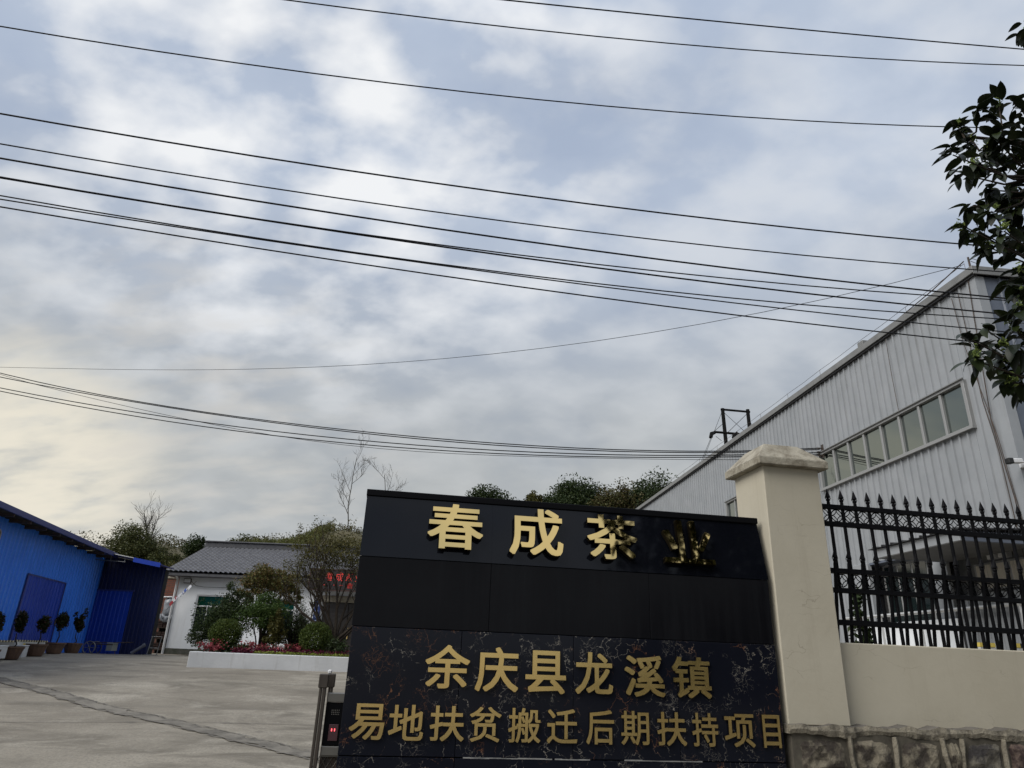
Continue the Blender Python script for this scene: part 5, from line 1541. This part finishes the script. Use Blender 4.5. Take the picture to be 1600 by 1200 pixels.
# flowering azaleas and bedding rows
for i, (x, y, n, lab) in enumerate(((.35, .95, 340, 'pink azalea at the left end of the planting bed'), (1.15, 1.0, 300, 'pink azalea between the left ball bush and the bright shrub'), (1.75, 1.15, 260, 'pink azalea under the bright green shrub'), (2.35, 1.25, 260, 'pink azalea before the dark twiggy shrub'))):
    p = plloc(x, y, ST)
    t_ = thing('azalea', lab, 'flowering shrub', p, 0.0, 'pink azaleas')
    leaves('foliage', blob_points(900, (0, 0, .17), (.40, .25, .20), .2, 18, .45), .05, lf_dark, t_)
    leaves('blossom', blob_points(n, (0, -.06, .22), (.40, .26, .17), .5, 26, .5), .05, lf_pink, t_, aspect=.9)


def bedding(name, label, x0, x1, y0, y1, h, n, mats, size):
    p = np.stack([nr.uniform(x0, x1, n), nr.uniform(y0, y1, n), ST + h * nr.uniform(0, 1, n) * (0.75 + .25 * np.sin(nr.uniform(0, 6, n)))], 1)
    c, s = math.cos(PR), math.sin(PR)
    q = np.stack([PX + p[:, 0] * c - p[:, 1] * s, PY + p[:, 0] * s + p[:, 1] * c, p[:, 2]], 1)
    o = leaves(name, q, size, mats, None, aspect=.6)
    o['kind'] = 'stuff'
    return o


bedding('magenta_bedding', '', .9, 6.3, .50, .95, .22, 6500, lf_mag, .055)
bedding('yellow_bedding', '', 1.5, 6.3, .16, .48, .15, 5000, lf_yel, .05)
bedding('green_bedding', '', .3, 6.3, .6, 3.2, .16, 4500, lf_dark, .06)

# spreading multi stemmed tree
ms = thing('multi_stemmed_tree', 'spreading thin leaved tree with many bare stems beside the sign', 'tree', (-4.72, 20.7, ST), 0.0)
brs, tips = [], []
lims = [((-1.0, .1, .85), 1.55), ((-.62, -.2, 1.0), 1.7), ((-.30, .25, 1.1), 1.75), ((.02, -.1, 1.2), 1.75), ((.35, .2, 1.1), 1.7), ((.75, -.1, .95), 1.6), ((.15, .4, 1.1), 1.6), ((-.8, .3, .8), 1.4), ((1.05, .2, .8), 1.3)]
brs.append(([Vector((0, 0, 0)), Vector((.02, 0, .25)), Vector((0, 0, .5))], [.15, .12, .11]))
for d, L in lims:
    b, t_ = grow((d[0] * .06, d[1] * .06, rng.uniform(.35, .55)), d, L, .052, 3, spread=.42, kids=(3, 4), shrink=.60, lift=.22, wob=.10, rmin=.006)
    brs += b
    tips += t_
branch_mesh(brs, 5).build('trunk', bark, ms)
tp = np.array([t_[:] for t_ in tips])
tp = tp[(tp[:, 2] > 2.05) | (nr.uniform(0, 1, len(tp)) < .12)]
cen = np.repeat(tp, 6, 0) + nr.normal(size=(len(tp) * 6, 3)) * (.12, .12, .13)
sp_ = []
for k in range(26):
    x, y = rng.uniform(-1.6, 1.5), rng.uniform(-.7, .7)
    z = 3.0 + .35 * (1 - (x / 1.7) ** 2)
    sp_.append(np.stack([x + nr.normal(size=30) * .035, y + nr.normal(size=30) * .035, z + nr.uniform(0, .62, 30)], 1))
hid = np.vstack([blob_points(6500, (-.05, 0, 2.92), (1.6, .9, .50), .2, 90, .30), blob_points(500, (-1.3, 0, 2.5), (.55, .5, .4), .2, 20, .35)])
leaves('crown', np.vstack([cen, hid] + sp_), .058, lf_olive, ms, aspect=.45)

# ------------------------------------------------------------------ hill vegetation
n = 90000
px_, py_ = nr.uniform(-34, 24, n), 36 + 26 * nr.uniform(0, 1, n) ** 1.2
pat = .55 + .45 * np.sin(px_ * .7 + 1.3 * np.sin(py_ * .4)) * np.sin(py_ * .5 + px_ * .21)
pz = hill_h(px_, py_) + nr.uniform(0, 1, n) ** 1.5 * (.25 + 1.0 * pat)
o = leaves('hillside_scrub', np.stack([px_, py_, pz], 1), .15, lf_scrub, aspect=.4)
o['kind'] = 'stuff'
n = 9000
px_, py_ = nr.uniform(-16.5, -11.5, n), nr.uniform(43, 47, n)
o = leaves('bank_grass', np.stack([px_, py_, hill_h(px_, py_) + nr.uniform(.05, .6, n)], 1), .26, lf_grass, aspect=.14, flat=-1.5)
o['kind'] = 'stuff'


def tree(name, label, x, y, top, rad, leafmat, size, n, clumps, trunk_r=.16, cr=.46, group='trees on the hill', parts=1):
    zb = float(hill_h(x, y)) - .1
    t = thing(name, label, 'tree', (x, y, zb), 0.0, group)
    cz_ = top - zb - rad[2]
    b, tp_ = grow((0, 0, 0), (rng.uniform(-.1, .1), 0, 1), max(.8, cz_ * .8), trunk_r, 2, spread=.45, kids=(4, 5), shrink=.45, lift=.2, rmin=.025, start=.5)
    branch_mesh(b, 5).build('trunk', bark, t)
    leaves('crown', blob_points(int(n * 2.2), (0, 0, cz_), rad, .1, clumps, cr), size * .8, leafmat, t, aspect=.6)
    return t


tree('bushy_tree', 'big tangled tree with pale twigs above the lean-to awning', -22.3, 42.5, 8.35, (1.9, 1.5, 1.5), lf_hill, .14, 5200, 60, .1)
tree('bushy_tree', 'dark leafy tree just left of the house ridge', -18.8, 43.0, 7.95, (.95, .9, 1.2), lf_dark, .15, 2600, 34, .09)
tree('bushy_tree', 'low green thicket between the two trees left of the house', -20.4, 42.0, 7.0, (1.3, 1.0, .9), lf_hill, .15, 2200, 30, .08)
tree('bushy_tree', 'ochre thicket against the left end of the tiled roof', -18.4, 40.0, 6.0, (1.5, 1.0, .9), lf_olive, .15, 2400, 36, .08)
tree('bushy_tree', 'dark low thicket peeping over the left part of the ridge', -16.9, 46, 8.5, (1.6, 1.0, .8), lf_hill, .15, 2200, 34, .08)
tree('round_tree', 'dark round topped tree behind the left of the top lettering', -1.95, 65, 16.9, (2.75, 2.0, 2.6), lf_dark, .26, 8600, 90, .2)
tree('round_tree', 'small yellowish crown between the two dark crowns behind the sign', 2.5, 63, 16.0, (1.25, 1.1, 1.8), lf_olive, .22, 3600, 40, .14)
tree('round_tree', 'largest dark crown behind the middle of the sign', 6.9, 66, 18.6, (3.4, 2.5, 3.9), lf_dark, .27, 13500, 110, .25)
tree('round_tree', 'olive green crown right of the largest dark crown', 10.1, 62.5, 16.9, (2.7, 2.0, 3.0), lf_scrub, .25, 9000, 70, .2)
tree('round_tree', 'dark crown cut by the warehouse roof line', 14.6, 66, 19.0, (3.4, 2.6, 3.9), lf_dark, .27, 12500, 110, .25)
tree('round_tree', 'dull green crown low between the crowns beside the warehouse roof', 12.5, 63, 17.2, (2.4, 1.8, 2.9), lf_dark, .24, 7500, 60, .18)
tree('round_tree', 'low dark crown left of the largest one behind the sign', 4.3, 64, 16.1, (2.0, 1.6, 2.2), lf_dark, .24, 5600, 50, .18)


def bare(label, x, y, h, r, lean, levels=3, spread=.56, kids=(5, 7), n=1, material=bark_g):
    zb = float(hill_h(x, y)) - .1
    t = thing('bare_tree', label, 'tree', (x, y, zb), 0.0, 'leafless trees on the hill')
    brs = []
    for k in range(n):
        a = rng.uniform(0, 2 * PI)
        s = 0.0 if n == 1 else .45
        b, _ = grow((0, 0, 0), (lean + math.cos(a) * s, math.sin(a) * s, 1), h * (1 if n == 1 else rng.uniform(.65, 1)), r, levels, spread=spread, kids=kids, shrink=.42, lift=.16, wob=.06, seg=7, rmin=.0055, start=.16)
        brs += b
    branch_mesh(brs[:1], 6).build('trunk', material, t)
    branch_mesh(brs[1:], 4).build('branch', material, t, kind='stuff')
    return t


bare('tall leafless tree standing just left of the sign top', -10.25, 45, 4.9, .040, -.01)
bare('leafless tree half hidden behind the top left of the sign', -7.85, 45.5, 4.7, .045, .01)
bare('pale leafless tree with several stems above the lean-to', -21.9, 43.4, 3.4, .035, .08, levels=2, n=6, spread=.5)

# ------------------------------------------------------------------ potted greenery behind the fence
for u_, n_, top, lab in ((4.16, 6.6, 2.0, 'dark leafy bush at the foot of the fence next to the pillar'), (4.86, 6.7, 2.42, 'taller dark bush seen through the middle of the fence')):
    h = top - 1.05
    t_ = thing('yard_bush', lab, 'bush', front(u_, n_, 1.05), 0.0, 'bushes behind the fence')
    MB().tube([(0, 0, 0), (.02, 0, h * .5), (0, .02, h * .9)], [.03, .02, .01], 5).build('stem', bark, t_)
    leaves('crown', np.vstack([blob_points(340, (0, 0, h * .62), (.16, .16, h * .34), .1, 20, .5), blob_points(120, (.0, 0, h * .9), (.10, .1, .10), .1, 8, .5)]), .07, lf_dark, t_, aspect=.5)

# ------------------------------------------------------------------ broad leaved tree by the road, its branches reach in from the right
CL = [(5.23, 4.62, 6.72), (5.08, 4.24, 6.55), (5.82, 4.63, 7.14), (5.8, 4.39, 6.96), (5.04, 4.38, 6.28), (4.79, 3.94, 5.93), (5.92, 4.63, 6.82), (4.14, 3.76, 5.45), (4.62, 3.98, 5.63), (5.05, 4.14, 5.86), (5.69, 4.45, 6.27), (4.62, 3.93, 5.32), (5.59, 4.53, 5.97), (5.16, 4.64, 5.75), (4.53, 3.9, 5.06), (5.23, 4.29, 5.45), (4.08, 3.76, 4.76), (4.61, 4.1, 5.01), (4.47, 3.79, 4.8), (5.61, 4.61, 5.45), (4.68, 4.14, 4.91), (5.48, 4.6, 5.28), (5.3, 4.46, 4.96), (5.28, 4.53, 4.87), (4.64, 3.91, 4.38), (4.45, 3.82, 4.15), (6.02, 4.29, 7.9), (4.04, 3.9, 3.87), (4.77, 4.41, 4.27), (4.67, 4.12, 4.19), (4.91, 4.23, 4.2), (4.83, 4.59, 4.18), (4.62, 4.22, 4.0), (4.38, 3.85, 3.8), (4.02, 3.89, 3.7), (4.69, 4.24, 3.89), (4.8, 4.22, 3.85), (4.84, 4.32, 3.77), (4.53, 4.11, 3.67), (5.74, 4.33, 6.57), (5.3, 4.11, 5.71), (5.44, 4.31, 5.4), (5.42, 4.44, 4.94), (4.66, 3.91, 4.02), (4.7, 4.09, 3.68), (4.65, 4.2, 5.7), (5.19, 4.37, 6.22), (4.97, 3.98, 5.89), (5.35, 4.25, 5.61), (5.18, 4.31, 5.6)]
bt_ = thing('broadleaf_tree', 'dark glossy broad leaved tree reaching in from the right edge', 'tree', front(7.4, 3.6, 0.0), FR)
lo = lambda c: Vector((c[0] - 7.4, c[1] - 3.6, c[2]))
tk = MB().tube([(0, 0, 0), (-.05, .05, 1.6), (.0, .1, 3.2), (-.1, .1, 5.0), (-.2, .15, 7.2)], [.16, .14, .12, .09, .04], 9)
tk.build('trunk', bark, bt_)
lims = [(Vector((-.0, .1, 3.0)), Vector((-1.5, .45, 3.75)), Vector((-2.1, .6, 3.85))), (Vector((-.03, .1, 3.6)), Vector((-1.1, .5, 4.4)), Vector((-1.8, .6, 4.9))),
        (Vector((-.1, .1, 4.6)), Vector((-1.2, .5, 5.4)), Vector((-2.0, .5, 5.75))), (Vector((-.15, .1, 5.6)), Vector((-1.1, .6, 6.3)), Vector((-2.2, .9, 6.5)))]
limb_pts = []
for a, b, c in lims:
    pts = [a * ((1 - t / 8) ** 2) + b * (2 * t / 8 * (1 - t / 8)) + c * (t * t / 64) for t in range(9)]
    MB().tube(pts, [.05 - .0045 * k for k in range(9)], 7).build('limb', bark, bt_)
    limb_pts += pts
tw = MB()
q_of = []
LF = []
for cl in CL:
    p = lo(cl) + Vector((.0, 0, .02))
    q = min(limb_pts, key=lambda v: (v - p).length)
    mid = (p + q) / 2 + Vector((0, 0, -.10))
    tw.tube([q, mid, p], [.012, .009, .005], 5)
    d0 = (p - mid).normalized()
    q_of.append(mid)
    for k in range(6):
        LF.append((p, d0, k))
tw.build('twig', bark, bt_, kind='stuff')


def leaf_shape(L, W, curl, fold):
    mm = MB()
    n = 6
    vs = [(0, 0, 0)]
    for i in range(1, n):
        t = i / n
        w = W * math.sin(PI * t ** .85) ** .8
        z = -curl * t * t * L
        vs += [(-w / 2, t * L, z + fold * w), (0, t * L, z), (w / 2, t * L, z + fold * w)]
    vs.append((0, L, -curl * L))
    fs = [(0, 2, 1), (0, 3, 2)]
    for i in range(n - 2):
        o = 1 + 3 * i
        fs += [(o, o + 1, o + 4, o + 3), (o + 1, o + 2, o + 5, o + 4)]
    o = 1 + 3 * (n - 2)
    fs += [(o, o + 1, o + 3), (o + 1, o + 2, o + 3)]
    mm.add(vs, fs)
    return mm


shapes = [leaf_shape(*a) for a in ((.170, .082, .28, .16), (.150, .080, .45, .12), (.180, .080, .18, .2), (.135, .064, .55, .1))]
lmes = [s.mesh('leaf', lf_big, True) for s in shapes]


def leaf_matrix(p, d0):
    a = rng.uniform(0, 2 * PI)
    out = Vector((math.cos(a), math.sin(a), 0)) * rng.uniform(.5, 1) + d0 * .5 + Vector((0, 0, rng.uniform(-1.1, .25)))
    out.normalize()
    side = out.cross(Vector((0, 0, 1)))
    if side.length < .05:
        side = Vector((1, 0, 0))
    side.normalize()
    side = (side + Vector((rng.gauss(0, .25), rng.gauss(0, .25), rng.gauss(0, .25)))).normalized()
    side = (side - out * side.dot(out)).normalized()
    nz = side.cross(out)
    s = rng.uniform(.78, 1.12)
    M = Matrix((side * s, out * s, nz * s)).transposed().to_4x4()
    M.translation = p + Vector((rng.gauss(0, .022), rng.gauss(0, .022), rng.gauss(0, .028)))
    return M


for p, d0, k in LF[:300]:
    o = place(rng.choice(lmes), 'leaf', bt_)
    o.matrix_local = leaf_matrix(p, d0)
# the rest of the crown: smaller in view or outside the frame
rest = MB()


def add_rest(p, d0):
    s = rng.choice(shapes)
    M = leaf_matrix(p, d0)
    rest.add([M @ Vector(v) for v in s.v], s.f)


for k0_, (p, d0, k) in enumerate(LF):
    k0 = k0_ // 6
    for r_ in range(2 if p.z > 4.85 else 1):
        if rng.random() < (.62 if p.z > 4.85 else .40):
            add_rest(p.lerp(q_of[k0], rng.uniform(0, .35)) + Vector((rng.gauss(0, .03), rng.gauss(.01, .03), rng.gauss(-.01, .03))), d0)
for q in range(1600):
    # the main crown: over the verge, right of the frame and between the camera and the sign's right end
    d_ = Vector((rng.gauss(0, 1), rng.gauss(0, 1), rng.gauss(0, 1))).normalized() * rng.random() ** .45
    c = Vector((-1.62 + d_.x * 2.5, -2.4 + d_.y * 2.2, 5.9 + d_.z * 2.3))
    w_ = front(c.x + 7.4, c.y + 3.6, c.z)
    if w_[1] > 0 and math.degrees(math.atan2(w_[0], w_[1])) < 49:
        continue
    for k in range(6):
        add_rest(c + Vector((rng.gauss(0, .05), rng.gauss(0, .05), rng.gauss(0, .05))), Vector((0, 0, .3)))
MB().tube([(-.1, .1, 3.4), (-.8, -1.0, 4.6), (-1.6, -2.2, 5.6), (-2.6, -3.0, 6.4)], [.10, .07, .05, .02], 7).build('limb', bark, bt_)
rest.build('foliage', lf_big, bt_, smooth=True, kind='stuff')
v_ = leaf_cloud(nr.normal(size=(26, 3)) * (.014, .014, .018), .032, .45)
bm_ = MB()
bm_.add(v_.tolist(), [(4 * i, 4 * i + 1, 4 * i + 2, 4 * i + 3) for i in range(26)])
bud_me = bm_.mesh('flower_bud', lf_bud)
for i, cl in enumerate(CL):
    if i % 2 == 0 or cl[2] < 4.4 and i % 3:
        p = lo(cl) + Vector((rng.gauss(-.02, .025), rng.gauss(-.04, .02), .03))
        o = place(bud_me, 'flower_bud', bt_, p, (0, 0, rng.uniform(0, 6)), kind='stuff')
        s_ = rng.uniform(.7, 1.35)
        o.scale = (s_, s_, s_)

# ------------------------------------------------------------------ wooded roadside across the road (mirrored in the sign's right end)
n = 16000
u_ = nr.uniform(9.5, 60, n)
hgt = (5.0 + 1.3 * np.sin(u_ * .35) + .8 * np.sin(u_ * .9 + 1)) * np.clip((u_ - 8.5) / 6, .25, 1)
nn_ = -24 + nr.normal(size=n) * 2.0
zz_ = nr.uniform(0, 1, n) ** .8 * hgt
o = leaves('roadside_wood', np.stack([u_ * CU - nn_ * SU, u_ * SU + nn_ * CU, zz_], 1), .75, lf_dark, aspect=.6)
o['kind'] = 'stuff'
